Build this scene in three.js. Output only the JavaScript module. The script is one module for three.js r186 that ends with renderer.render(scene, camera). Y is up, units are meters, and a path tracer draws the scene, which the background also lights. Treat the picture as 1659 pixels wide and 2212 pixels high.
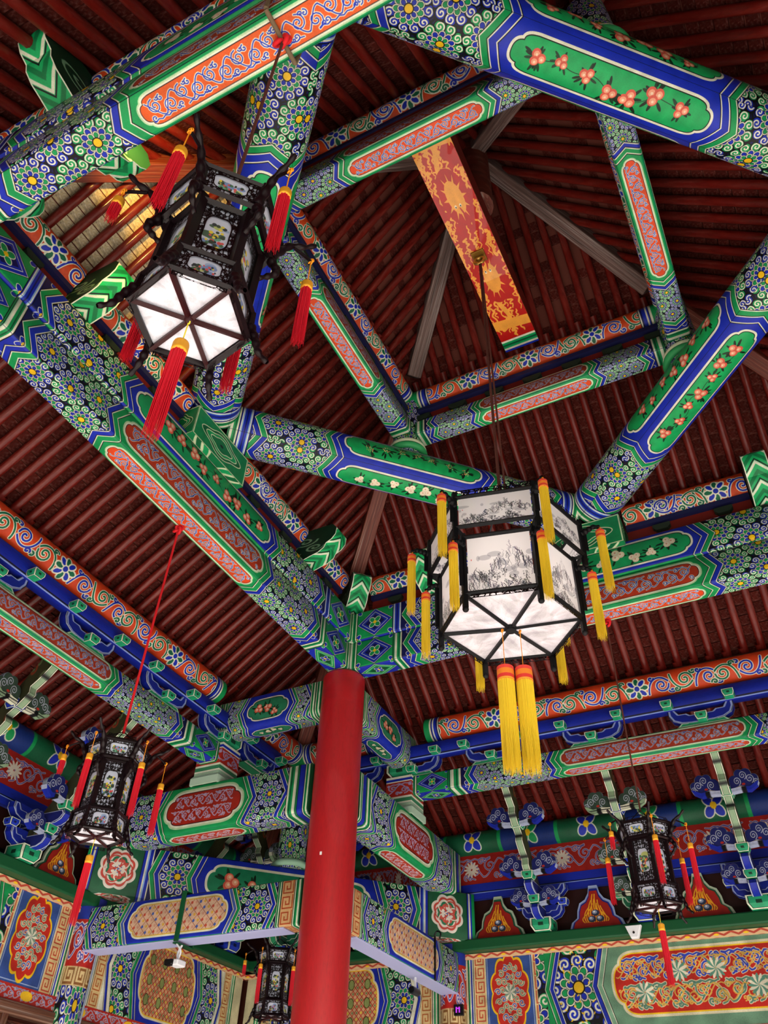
import * as THREE from 'three';
import { mergeGeometries, toCreasedNormals } from 'three/addons/utils/BufferGeometryUtils.js';
import { RoundedBoxGeometry } from 'three/addons/geometries/RoundedBoxGeometry.js';
import { Sky } from 'three/addons/objects/Sky.js';

// ---------- camera, sky, sun, exposure ----------
const scene = new THREE.Scene();
const renderer = new THREE.WebGLRenderer({ antialias: true });
renderer.toneMapping = THREE.LinearToneMapping;
renderer.toneMappingExposure = 1.24;
renderer.shadowMap.enabled = true;
const rad = THREE.MathUtils.degToRad;
const camera = new THREE.PerspectiveCamera(2 * Math.atan(1106 / 1739.5) * 180 / Math.PI, 1659 / 2212, 0.05, 400);
{
  const yaw = rad(61.358), pitch = rad(42.04), roll = rad(2.588);
  const f = new THREE.Vector3(Math.cos(pitch) * Math.cos(yaw), Math.sin(pitch), Math.cos(pitch) * Math.sin(yaw));
  const r = new THREE.Vector3().crossVectors(f, new THREE.Vector3(0, 1, 0)).normalize(), u = new THREE.Vector3().crossVectors(r, f);
  camera.position.set(-3.735, 1.6, -6.161);
  camera.up.copy(u.clone().multiplyScalar(Math.cos(roll)).addScaledVector(r, -Math.sin(roll)));
  camera.lookAt(camera.position.clone().add(f));
}
const sunDir = new THREE.Vector3(-0.72, 0.29, -0.78).normalize();      // low sun beyond the two open sides of the hall
const sky = new Sky(); sky.scale.setScalar(1000);
sky.material.uniforms.sunPosition.value.copy(sunDir); sky.material.uniforms.turbidity.value = 3; sky.material.uniforms.rayleigh.value = 1.2;
scene.add(sky); scene.environmentIntensity = 0.35;
const sun = new THREE.DirectionalLight(0xfff8ec, 46);
sun.position.copy(sunDir).multiplyScalar(30); sun.castShadow = true; sun.shadow.mapSize.set(4096, 4096);
Object.assign(sun.shadow.camera, { left: -16, right: 16, top: 16, bottom: -16, near: 1, far: 70 });
sun.name = 'sun'; scene.add(sun, sun.target);

// ---------- helpers ----------
const S = 5.27, M = S / 2, Q = S / 4, PI = Math.PI;
let seed_ = 7; const rnd = () => { seed_ = (seed_ + 0x6d2b79f5) | 0; let t = Math.imul(seed_ ^ (seed_ >>> 15), 1 | seed_); t = (t + Math.imul(t ^ (t >>> 7), 61 | t)) ^ t; return ((t ^ (t >>> 14)) >>> 0) / 4294967296; };
const reseed = (n) => { seed_ = n; };
const used = {};
const numbered = (n) => { const k = used[n] = (used[n] ?? -1) + 1; return k ? n + '_' + String(k).padStart(3, '0') : n; };
function tag(o, label, category, group) { o.userData = { label, category }; if (group) o.userData.group = group; return o; }
function put(o, x = 0, y = 0, z = 0, ry = 0) { o.position.set(x, y, z); o.rotation.y = ry; return o; }
function thing(name, label, category, group) { const g = new THREE.Group(); g.name = numbered(name); scene.add(g); return tag(g, label, category, group); }
function solid(name, geo, mat, label, category, group) { const m = new THREE.Mesh(geo, mat); m.name = numbered(name); scene.add(m); return tag(m, label, category, group); }
function struct(name, geo, mat) { const m = geo ? new THREE.Mesh(geo, mat) : new THREE.Group(); m.name = name; m.userData.kind = 'structure'; scene.add(m); return m; }
function part(parent, name, geo, mat, label) { const m = new THREE.Mesh(geo, mat); m.name = name; if (label) m.userData.label = label; parent.add(m); return m; }
function copyOf(o, label, group) { const c = o.clone(); c.name = numbered(o.name.replace(/_\d{3}$/, '')); scene.add(c); c.userData = { ...o.userData, label }; if (group) c.userData.group = group; return c; }
const V = (x, y, z) => new THREE.Vector3(x, y, z);

// box with uv 0..1 on each face
const box = (w, h, d, x = 0, y = 0, z = 0) => new THREE.BoxGeometry(w, h, d).translate(x, y, z);
const rbox = (w, h, d, r = 0.01, x = 0, y = 0, z = 0) => new RoundedBoxGeometry(w, h, d, 2, r).translate(x, y, z);
function bar(a, b, w, h = w, seg) {   // rectangular bar from a to b
  const d = b.clone().sub(a), L = d.length(), g = seg ? new THREE.CylinderGeometry(w, h, L, seg, 1, false) : new THREE.BoxGeometry(w, L, h);
  const q = new THREE.Quaternion().setFromUnitVectors(V(0, 1, 0), d.normalize());
  return g.applyQuaternion(q).translate((a.x + b.x) / 2, (a.y + b.y) / 2, (a.z + b.z) / 2);
}
const tube = (pts, r, n = 24, k = 6) => new THREE.TubeGeometry(new THREE.CatmullRomCurve3(pts), n, r, k, false);
// custom geometry from quads
function Geo() { this.p = []; this.u = []; this.i = []; this.groups = []; }
Geo.prototype.quad = function (a, b, c, d, ua, ub, uc, ud) {
  const n = this.p.length / 3; this.p.push(...a, ...b, ...c, ...d); this.u.push(...ua, ...ub, ...uc, ...ud); this.i.push(n, n + 1, n + 2, n, n + 2, n + 3); };
Geo.prototype.tri = function (a, b, c, ua, ub, uc) { const n = this.p.length / 3; this.p.push(...a, ...b, ...c); this.u.push(...ua, ...ub, ...uc); this.i.push(n, n + 1, n + 2); };
Geo.prototype.done = function (crease) {
  let g = new THREE.BufferGeometry(); g.setAttribute('position', new THREE.Float32BufferAttribute(this.p, 3)); g.setAttribute('uv', new THREE.Float32BufferAttribute(this.u, 2)); g.setIndex(this.i);
  if (crease === undefined) { g.computeVertexNormals(); return g; }
  const gr = this.groups; g = toCreasedNormals(g, crease); for (const x of gr) g.addGroup(...x); return g; };

// Painted beam, axis x, centred; y from 0 (bottom) to h, width w (z). Canvas: side on top (fraction fs), bottom below it. ends closed.
function beamGeo(L, w, h, r, fs) {
  const G = new Geo(), n = 6, q = r * PI / 4, sl = h - r + q, bl = w - 2 * r + 2 * q;   // rows follow the length of the outline; near side top -> bottom -> far side top : [y, z, row]
  const prof = [[h, w / 2 - .012, 0], [h - .012, w / 2, .012 / sl * fs]];
  for (let i = 0; i <= n; i++) { const a = i / n * PI / 4; prof.push([r - r * Math.sin(a), w / 2 - r + r * Math.cos(a), fs * (h - r + r * a) / sl]); }
  const b = []; for (let i = 0; i <= n; i++) { const a = PI / 4 * (1 + i / n); b.push([r - r * Math.sin(a), w / 2 - r + r * Math.cos(a), fs + (1 - fs) * r * (a - PI / 4) / bl]); }
  const runs = [prof, [...b, ...b.map(([y, z, t]) => [y, -z, 1 - (t - fs)]).reverse()], prof.map(([y, z, t]) => [y, -z, t]).reverse()];
  for (const run of runs) for (let i = 0; i + 1 < run.length; i++) {
    const [y0, z0, t0] = run[i], [y1, z1, t1] = run[i + 1];
    G.quad([-L / 2, y0, z0], [-L / 2, y1, z1], [L / 2, y1, z1], [L / 2, y0, z0], [0, 1 - t0], [0, 1 - t1], [1, 1 - t1], [1, 1 - t0]);
  }
  G.quad([-L / 2, h, w / 2 - .012], [L / 2, h, w / 2 - .012], [L / 2, h, -w / 2 + .012], [-L / 2, h, -w / 2 + .012], [0, .999], [.01, .999], [.01, .998], [0, .998]);
  for (const s of [-1, 1]) { const ring = runs.flat(); for (let i = 1; i + 1 < ring.length; i++) { const t = [ring[0], ring[i], ring[i + 1]].map(([y, z]) => [s * L / 2, y, z]); if (s > 0) t.reverse(); G.tri(...t, [.002, .5], [.003, .5], [.004, .5]); } }
  return G.done(rad(50));
}
// Round painted beam, axis x, centre at origin; uv v=1 top, .5 bottom.
function roundGeo(L, r, seg = 28, caps = true) {
  const G = new Geo();
  for (let i = 0; i < seg; i++) { const a = i / seg, b = (i + 1) / seg, P = (t, x) => [x, r * Math.cos(t * 2 * PI), r * Math.sin(t * 2 * PI)];
    G.quad(P(a, -L / 2), P(b, -L / 2), P(b, L / 2), P(a, L / 2), [0, 1 - a], [0, 1 - b], [1, 1 - b], [1, 1 - a]);
    if (caps) for (const s of [-1, 1]) { const t = [[s * L / 2, 0, 0], P(a, s * L / 2), P(b, s * L / 2)]; if (s < 0) t.reverse(); G.tri(...(s > 0 ? t : t), [.001, .5], [.002, .5], [.003, .51]); } }
  return G.done(rad(50));
}
// Profile (polygon in the y/z plane, counter-clockwise seen from +x) swept over width w along x. groups: 0 = flat cheeks (planar uv), 1 = edge (u across, v along the outline)
function sweep(pts, w) {
  const G = new Geo(), xs = pts.map((p) => p[1]), ys = pts.map((p) => p[0]), [y0, y1, z0, z1] = [Math.min(...ys), Math.max(...ys), Math.min(...xs), Math.max(...xs)];
  const uv = ([y, z]) => [(z - z0) / (z1 - z0), (y - y0) / (y1 - y0)];
  const tri = THREE.ShapeUtils.triangulateShape(pts.map(([y, z]) => new THREE.Vector2(z, y)), []);
  for (const s of [-1, 1]) for (const t of tri) { const a = s < 0 ? [t[0], t[1], t[2]] : [t[0], t[2], t[1]], q = a.map((i) => pts[i]); G.tri(...q.map(([y, z]) => [s * w / 2, y, z]), ...q.map(uv)); }
  const nc = G.i.length; let s = 0, per = 0; const n = pts.length, d = (i) => Math.hypot(pts[i][0] - pts[(i + 1) % n][0], pts[i][1] - pts[(i + 1) % n][1]);
  for (let i = 0; i < n; i++) per += d(i);
  for (let i = 0; i < n; i++) { const [a, b] = [pts[i], pts[(i + 1) % n]], s2 = s + d(i) / per;
    G.quad([-w / 2, ...a], [-w / 2, ...b], [w / 2, ...b], [w / 2, ...a], [0, s], [0, s2], [1, s2], [1, s]); s = s2; }
  G.groups = [[0, nc, 0], [nc, G.i.length - nc, 1]];
  return G.done(rad(35));
}
// stack of rectangular rings [[y, wx, wz], ...]; uv per face 0..1
function rings(list) {
  const G = new Geo(), y0 = list[0][0], y1 = list.at(-1)[0];
  const c = ([y, a, b]) => [[-a / 2, y, b / 2], [a / 2, y, b / 2], [a / 2, y, -b / 2], [-a / 2, y, -b / 2]];
  for (let i = 0; i + 1 < list.length; i++) { const A = c(list[i]), B = c(list[i + 1]), v0 = (list[i][0] - y0) / (y1 - y0), v1 = (list[i + 1][0] - y0) / (y1 - y0);
    for (let k = 0; k < 4; k++) G.quad(A[k], A[(k + 1) % 4], B[(k + 1) % 4], B[k], [0, v0], [1, v0], [1, v1], [0, v1]); }
  const A = c(list[0]), B = c(list.at(-1)); G.quad(A[3], A[2], A[1], A[0], [.1, .1], [.9, .1], [.9, .4], [.1, .4]); G.quad(...B, [.1, .9], [.2, .9], [.2, .95], [.1, .95]);
  return G.done(rad(30));
}

// ---------- paint ----------
const cW = '#e8ead4', cK = '#08080c', cB = '#152cb4', cD = '#0d1458', cG = '#0e9a54', cE = '#08502f', cY = '#f4c61a', cO = '#d9481a', cR = '#9c1a12', cL = '#8fb7e8';
function canvas(w, h, draw) { const c = document.createElement('canvas'); c.width = Math.round(w); c.height = Math.round(h); const g = c.getContext('2d'); g.lineJoin = 'round'; g.lineCap = 'round'; draw(g, c.width, c.height); return c; }
// fine and coarse grain of old paint
function age(c, amt = 0.16, blot = 0.14) {
  const g = c.getContext('2d'), { width: w, height: h } = c, im = g.getImageData(0, 0, w, h), d = im.data, cell = 24, gw = Math.ceil(w / cell) + 2, gh = Math.ceil(h / cell) + 2, N = new Float32Array(gw * gh).map(() => rnd());
  let s = 12345; const fr = () => { s = (Math.imul(s, 1664525) + 1013904223) | 0; return (s >>> 8) / 16777216; };
  for (let y = 0; y < h; y++) for (let x = 0; x < w; x++) {
    const fx = x / cell, fy = y / cell, ix = fx | 0, iy = fy | 0, tx = fx - ix, ty = fy - iy, a = N[iy * gw + ix], b = N[iy * gw + ix + 1], e = N[(iy + 1) * gw + ix], f = N[(iy + 1) * gw + ix + 1];
    const n = (a * (1 - tx) + b * tx) * (1 - ty) + (e * (1 - tx) + f * tx) * ty, k = 1 - blot * n - amt * fr() * fr(), i = (y * w + x) * 4;
    d[i] *= k; d[i + 1] *= k; d[i + 2] *= k;
  }
  g.putImageData(im, 0, 0); return c;
}
function texOf(c, rx = 1, ry = 1) { const t = new THREE.CanvasTexture(c); t.colorSpace = THREE.SRGBColorSpace; t.wrapS = t.wrapT = THREE.RepeatWrapping; t.repeat.set(rx, ry); return t; }
const paint = (c, o = {}) => new THREE.MeshPhysicalMaterial({ map: texOf(c), roughness: 0.5, specularIntensity: .55, ...o });
const plain = (col, o = {}) => new THREE.MeshPhysicalMaterial({ color: col, roughness: 0.5, specularIntensity: .6, ...o });

function spiralPath(g, x, y, r, a0, turns, dir = 1, r1 = 0.12) { const n = Math.ceil(turns * 14); for (let i = 0; i <= n; i++) { const t = i / n, a = a0 + dir * t * turns * 2 * PI, q = r * (1 - t * (1 - r1)); const X = x + q * Math.cos(a), Y = y + q * Math.sin(a); i ? g.lineTo(X, Y) : g.moveTo(X, Y); } }
// whorl flower in a hexagon
function whorl(R, A, B) {
  return canvas(2 * R, 2 * R, (g) => {
    g.translate(R, R);
    g.beginPath(); for (let k = 0; k < 6; k++) g.lineTo(R * .99 * Math.cos(k * PI / 3), R * .99 * Math.sin(k * PI / 3)); g.closePath(); g.fillStyle = cD; g.fill(); g.strokeStyle = cK; g.lineWidth = R * .07; g.stroke();
    g.save(); g.clip();
    for (let k = 0; k < 11; k++) { const a = k * 2 * PI / 11 + .2, rr = R * .72, cr = R * .225, x = rr * Math.cos(a), y = rr * Math.sin(a);
      g.beginPath(); g.arc(x, y, cr, 0, 7); g.fillStyle = A; g.fill(); g.strokeStyle = cK; g.lineWidth = R * .05; g.stroke(); g.strokeStyle = cW; g.lineWidth = R * .055;
      g.beginPath(); spiralPath(g, x, y, cr * .86, a + PI, 1.35, 1, .15); g.stroke(); }
    g.restore();
    const petals = (n, r, s, col, o) => { for (let k = 0; k < n; k++) { const a = k * 2 * PI / n + o; g.beginPath(); g.ellipse(r * Math.cos(a), r * Math.sin(a), s * 1.15, s, a, 0, 7); g.fillStyle = col; g.fill(); g.strokeStyle = cK; g.lineWidth = R * .055; g.stroke(); g.strokeStyle = cW; g.lineWidth = R * .036; g.stroke(); } };
    petals(11, R * .44, R * .115, B, 0); petals(8, R * .27, R * .1, A, .3);
    g.beginPath(); g.arc(0, 0, R * .17, 0, 7); g.fillStyle = cY; g.fill(); g.strokeStyle = cK; g.lineWidth = R * .04; g.stroke();
  });
}
const whA = whorl(150, cG, cB), whB = whorl(150, cB, cG);
// field of whorls in metres, rect x0..x1, y0..y1, flower radius R, a flower on the middle line
function field(g, x0, x1, y0, y1, R, ox = 0) {
  g.save(); g.beginPath(); g.rect(x0, y0, x1 - x0, y1 - y0); g.clip(); g.fillStyle = cD; g.fillRect(x0, y0, x1 - x0, y1 - y0);
  const dx = 1.5 * R, dy = Math.sqrt(3) * R, ym = (y0 + y1) / 2, i0 = Math.floor((x0 - ox) / dx) - 1, i1 = Math.ceil((x1 - ox) / dx) + 1, nj = Math.ceil((y1 - y0) / dy) + 1;
  for (let i = i0; i <= i1; i++) for (let j = -nj; j <= nj; j++) { const x = ox + i * dx, y = ym + j * dy + (i & 1 ? dy / 2 : 0); if (y < y0 - R || y > y1 + R) continue; g.drawImage((i + 2 * j & 2) ? whA : whB, x - R, y - R, 2 * R, 2 * R); }
  g.restore();
}
function poly(g, pts) { g.beginPath(); pts.forEach((p, i) => i ? g.lineTo(...p) : g.moveTo(...p)); }
function zig(g, x, h, dd, cols, t, y0 = 0) { cols.forEach((c, i) => { poly(g, [[x + i * t, y0 - .02], [x + i * t - dd, y0 + h / 2], [x + i * t, y0 + h + .02]]); g.lineJoin = 'miter'; g.lineCap = 'butt'; for (const [k, w] of [[cK, t + .012], [cW, t + .002], [c, t - .013]]) { g.strokeStyle = k; g.lineWidth = w; g.stroke(); } g.lineJoin = 'round'; }); }
function stripes(g, x, w, h, cols, y0 = 0) { const n = cols.length; cols.forEach((c, i) => { g.fillStyle = c; g.fillRect(x + w * i / n, y0, w / n + .001, h); }); g.strokeStyle = cK; g.lineWidth = .006; for (const q of [x, x + w]) { poly(g, [[q, y0], [q, y0 + h]]); g.stroke(); } }
const stG = [cG, cE, '#bfe0c0', cW, cW, cG, cG, cE, cG, cW, cW], stB = [cB, cW, cL, cB, cB, cD, cB, cB, cL, cW, cB];
function flower4(g, x, y, r, col) { for (let k = 0; k < 4; k++) { const a = k * PI / 2 + PI / 4; g.beginPath(); g.ellipse(x + r * .5 * Math.cos(a), y + r * .5 * Math.sin(a), r * .45, r * .33, a, 0, 7); g.fillStyle = col; g.fill(); g.strokeStyle = cW; g.lineWidth = r * .09; g.stroke(); } g.beginPath(); g.arc(x, y, r * .24, 0, 7); g.fillStyle = cY; g.fill(); }
function boxEnd(g, x, w, h, y0, v) {   // lozenge with four-petal flower
  g.save(); g.beginPath(); g.rect(x, y0, w, h); g.clip(); g.fillStyle = v ? cB : cG; g.fillRect(x, y0, w, h);
  const cx = x + w / 2, cy = y0 + h / 2;
  for (const [k, c] of [[1, cK], [.97, cW], [.93, v ? cG : cB], [.74, cW], [.7, v ? cG : cB], [.55, v ? cE : cD]]) { poly(g, [[cx - w / 2 * k, cy], [cx, cy - h / 2 * k], [cx + w / 2 * k, cy], [cx, cy + h / 2 * k]]); g.closePath(); g.fillStyle = c; g.fill(); }
  flower4(g, cx, cy, Math.min(w, h) * .24, v ? cB : cG);
  for (const [a, b] of [[0, 0], [1, 0], [0, 1], [1, 1]]) flower4(g, x + w * a, y0 + h * b, Math.min(w, h) * .2, v ? cG : cB);
  g.restore();
}
function lobe(g, a, b, y0, y1, e) { const ym = (y0 + y1) / 2, k = (y1 - y0); g.beginPath(); g.moveTo(a + e, y0); g.lineTo(b - e, y0); g.quadraticCurveTo(b - e * .35, y0 + k * .02, b - e * .4, y0 + k * .2); g.quadraticCurveTo(b, y0 + k * .22, b, ym); g.quadraticCurveTo(b, y1 - k * .22, b - e * .4, y1 - k * .2); g.quadraticCurveTo(b - e * .35, y1 - k * .02, b - e, y1); g.lineTo(a + e, y1); g.quadraticCurveTo(a + e * .35, y1 - k * .02, a + e * .4, y1 - k * .2); g.quadraticCurveTo(a, y1 - k * .22, a, ym); g.quadraticCurveTo(a, y0 + k * .22, a + e * .4, y0 + k * .2); g.quadraticCurveTo(a + e * .35, y0 + k * .02, a + e, y0); g.closePath(); }
// white-edged curling vines
function vines(g, x0, x1, y0, y1, cols, wide) {
  const h = y1 - y0, ym = (y0 + y1) / 2, paths = [], step = h * .62, n = Math.max(2, Math.round((x1 - x0) / step)), dx = (x1 - x0) / n, p = new Path2D();
  const sp = (x, y, r, a0, t, d) => { const m = Math.ceil(t * 12); for (let i = 0; i <= m; i++) { const s = i / m, a = a0 + d * s * t * 2 * PI, q = r * (1 - s * .88); const X = x + q * Math.cos(a), Y = y + q * Math.sin(a); i ? p.lineTo(X, Y) : p.moveTo(X, Y); } };
  for (let i = 0; i < n; i++) { const x = x0 + (i + .5) * dx, up = i % 2 ? 1 : -1, d = x < (x0 + x1) / 2 ? 1 : -1;
    sp(x, ym + up * h * .1, h * (.25 + .05 * rnd()), up * PI / 2, 1.5, d * up); sp(x + dx * .42, ym - up * h * .28, h * .12, -up * PI / 2, 1.1, -d * up); sp(x - dx * .35, ym + up * h * .32, h * .09, 0, 1, d);
    p.moveTo(x - dx * .5, ym - up * h * .3); p.bezierCurveTo(x - dx * .2, ym - up * h * .45, x + dx * .2, ym + up * h * .1, x + dx * .55, ym + up * h * .33);
    if (i % 3 == 1) { p.moveTo(x - dx, ym - h * .38); for (let k = 1; k < 9; k++) p.lineTo(x - dx + k * dx * .25, ym - h * .38 + (k & 1 ? .03 : -.03) * h); }
  }
  for (const [c, w] of cols) { g.strokeStyle = c; g.lineWidth = w * wide; g.stroke(p); }
}
function blossoms(g, x0, x1, y0, y1, kind) {
  const h = y1 - y0, cl = { peach: ['#e0604a', '#f4b49c', '#fbe3cc'], grape: ['#e9b070', '#f5d79a', '#d98c5c'], white: ['#e9ddbf', '#f4eed8', '#e6a58a'], pome: ['#d95a48', '#f0a583', '#f7d9ba'] }[kind];
  g.strokeStyle = '#0d2a18'; g.lineWidth = h * .022; g.beginPath(); g.moveTo(x0 + h * .5, (y0 + y1) / 2);
  const n = Math.max(3, Math.round((x1 - x0) / h / .85)), pos = [];
  for (let i = 1; i <= n; i++) { const x = x0 + (x1 - x0) * (i - .2 + .3 * rnd()) / (n + .6), y = y0 + h * (.25 + .5 * rnd()); g.quadraticCurveTo(x - h * .3, y + (rnd() - .5) * h * .8, x, y); pos.push([x, y]); } g.stroke();
  for (const [x, y] of pos) { const k = 1.35 + .7 * rnd();
    for (let j = 0; j < 9; j++) { const a = rnd() * 7, q = h * .17 * k * (.6 + rnd() * .7); g.save(); g.translate(x + q * Math.cos(a), y + q * Math.sin(a)); g.rotate(a); g.fillStyle = rnd() < .5 ? '#0c3a20' : '#062413'; g.beginPath(); g.ellipse(0, 0, h * .085 * k, h * .026 * k, 0, 0, 7); g.fill(); g.restore(); }
    if (kind === 'grape') for (let j = 0; j < 22; j++) { g.fillStyle = cl[j % 3]; g.beginPath(); g.arc(x + (rnd() - .5) * h * .2 * k, y + (rnd() - .5) * h * .2 * k, h * .024, 0, 7); g.fill(); }
    else for (let j = 0; j < 3; j++) { const a = j * 2.1 + x * 9, q = h * .075 * k; g.fillStyle = cl[0]; g.beginPath(); g.arc(x + q * Math.cos(a), y + q * Math.sin(a), h * .085 * k, 0, 7); g.fill(); g.fillStyle = cl[1]; g.beginPath(); g.arc(x + q * Math.cos(a) - h * .015, y + q * Math.sin(a) - h * .02, h * .055 * k, 0, 7); g.fill(); g.fillStyle = cl[2]; g.beginPath(); g.arc(x + q * Math.cos(a) - h * .02, y + q * Math.sin(a) - h * .03, h * .022 * k, 0, 7); g.fill(); }
  }
}
function meander(g, x, y, w, h, bg, fg) { g.fillStyle = bg; g.fillRect(x, y, w, h); const n = Math.max(1, Math.round(h / w)), s = h / n; g.strokeStyle = fg; g.lineWidth = w * .085; g.lineCap = 'butt'; g.lineJoin = 'miter'; for (let i = 0; i < n; i++) { const Y = y + i * s, q = (a, b) => [x + w * a, Y + s * b]; poly(g, [q(.12, 0), q(.12, .86), q(.86, .86), q(.86, .14), q(.36, .14), q(.36, .62), q(.62, .62), q(.62, .38)]); g.stroke(); } g.lineJoin = 'round'; }
// a stack of faces painted along a beam. lay: [end band, box, band, start of field, end of field, panel border]; metres from the beam end
function paintBeam(L, faces, o, px = 2048) {
  const H = faces.reduce((a, f) => a + f.h, 0), k = px / L;
  return age(canvas(px, Math.ceil(H * k), (g) => {
    g.scale(k, k); let y = 0;
    faces.forEach((f, fi) => {
      const h = f.h, dd = h * (o.apex ?? .34), [e0, b0, b1, f0, f1, t] = o.lay, R = f.R ?? o.R;
      g.save(); g.translate(0, y); g.beginPath(); g.rect(0, 0, L, h); g.clip();
      for (const m of [0, 1]) {
        g.save(); if (m) { g.translate(L, 0); g.scale(-1, 1); } g.beginPath(); g.rect(0, 0, L / 2 + .002, h); g.clip();
        g.fillStyle = cB; g.fillRect(0, 0, L / 2 + .01, h);
        field(g, f0 - dd, f1 + t * 2, 0, h, R, f0 + R * .5);
        if (o.box) boxEnd(g, e0, b0 - e0, h, 0, fi & 1); if (o.fret) meander(g, e0, 0, b0 - e0, h, '#d9b07a', '#b4502c');
        poly(g, [[b1, -.1], [f0, -.1], [f0 - dd, h / 2], [f0, h + .1], [b1, h + .1]]); g.closePath(); g.fillStyle = fi & 1 ? cB : cD; g.fill();
        for (const yy of [0, h]) flower4(g, b1 + (f0 - b1) * .45, yy, Math.min(.06, (f0 - b1) * .5), cB);
        zig(g, f0 - t, h, dd, fi & 1 ? [cB, cG] : [cG, cB], t);
        if (e0 > 0) stripes(g, 0, e0, h, stG); if (b1 > b0) stripes(g, b0, b1 - b0, h, o.band ? stB : stG);
        poly(g, [[L / 2 + .1, -.1], [f1 + t, -.1], [f1 + t - dd, h / 2], [f1 + t, h + .1], [L / 2 + .1, h + .1]]); g.closePath(); g.fillStyle = f.edge ?? cG; g.fill();
        zig(g, f1, h, dd, f.zig ?? [cB, cG], t);
        g.restore();
      }
      if (f.panel) {
        const a = f1 + t * 2.1 - dd * .4, b = L - a, m = h * (f.m ?? .16), e = h * .4; lobe(g, a, b, m, h - m, e);
        for (const [c, w] of f.rim ?? [['#b9dfb0', h * .19], [cW, h * .11], [cK, h * .03]]) { g.strokeStyle = c; g.lineWidth = w; g.stroke(); }
        g.fillStyle = f.fill ?? cO; g.fill(); g.save(); g.clip();
        const x0 = a + h * .2, x1 = b - h * .2, y0 = m + h * .03, y1 = h - m - h * .03;
        if (f.panel === 'vine') { const n = f.rows ?? 1, q = (y1 - y0) / n; for (let i = 0; i < n; i++) vines(g, x0, x1, y0 + i * q, y0 + (i + 1) * q, f.ink ?? [[cW, .052], [cB, .02]], h * (f.wide ?? 1)); }
        else if (f.panel === 'brocade') { g.strokeStyle = '#a5604a'; g.lineWidth = h * .013; const s = h * .26; for (let q = a - h; q < b + h; q += s) for (const d of [1, -1]) { poly(g, [[q, 0], [q + d * h, h]]); g.stroke(); } for (let q = a, i = 0; q < b; q += s / 2, i++) { const r = h * .07; for (let j = 0; j < 5; j++) { const Y = m + (j + .5) * (h - 2 * m) / 5; g.fillStyle = ['#c8503c', '#e0b04a', '#4a66b8', '#d8a088'][(i + j) % 4]; g.beginPath(); g.arc(q, Y, r * .5, 0, 7); g.fill(); } } }
        else blossoms(g, x0, x1, y0, y1, f.panel);
        g.restore();
      }
      g.strokeStyle = cK; g.lineWidth = .005; poly(g, [[0, 0], [L, 0]]); g.stroke();
      g.restore(); y += h;
    });
  }));
}

// ---------- ground, floor, walls ----------
const WD = 2.7;                                    // wall line beyond the inner square
const noiseTex = (w, h, base, vary, cell) => age(canvas(w, h, (g) => { g.fillStyle = base; g.fillRect(0, 0, w, h); for (let i = 0; i < 400; i++) { g.fillStyle = `rgba(${rnd() < .5 ? '0,0,0' : '255,255,255'},${vary * rnd()})`; g.beginPath(); g.ellipse(rnd() * w, rnd() * h, cell * rnd(), cell * rnd() * .5, rnd() * 3, 0, 7); g.fill(); } }), .12, .1);
const stone = new THREE.MeshStandardMaterial({ map: texOf(noiseTex(512, 512, '#dcdad6', .05, 60), 6, 6), roughness: .75 });
const court = new THREE.MeshStandardMaterial({ map: texOf(noiseTex(256, 256, '#8f897c', .05, 40), 20, 20), roughness: .9 });
struct('ground', new THREE.BoxGeometry(80, .3, 80).translate(-M, -.62, -M), court);
{
  const fl = struct('floor', box(S + 2 * WD + 1.6, .4, S + 2 * WD + 1.6, -M, -.25, -M), stone), n = 12, w = (S + 2 * WD + 1.6) / n, tg = box(w - .008, .05, w - .008);
  for (let i = 0; i < n; i++) for (let j = 0; j < n; j++) part(fl, 'floor_slab', tg, stone).position.set(-M + (i - n / 2 + .5) * w, -.025, -M + (j - n / 2 + .5) * w);
}
const woodTex = noiseTex(256, 256, '#5a2a14', .12, 50), doorWood = new THREE.MeshPhysicalMaterial({ map: texOf(woodTex), roughness: .4, clearcoat: .3 });
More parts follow.
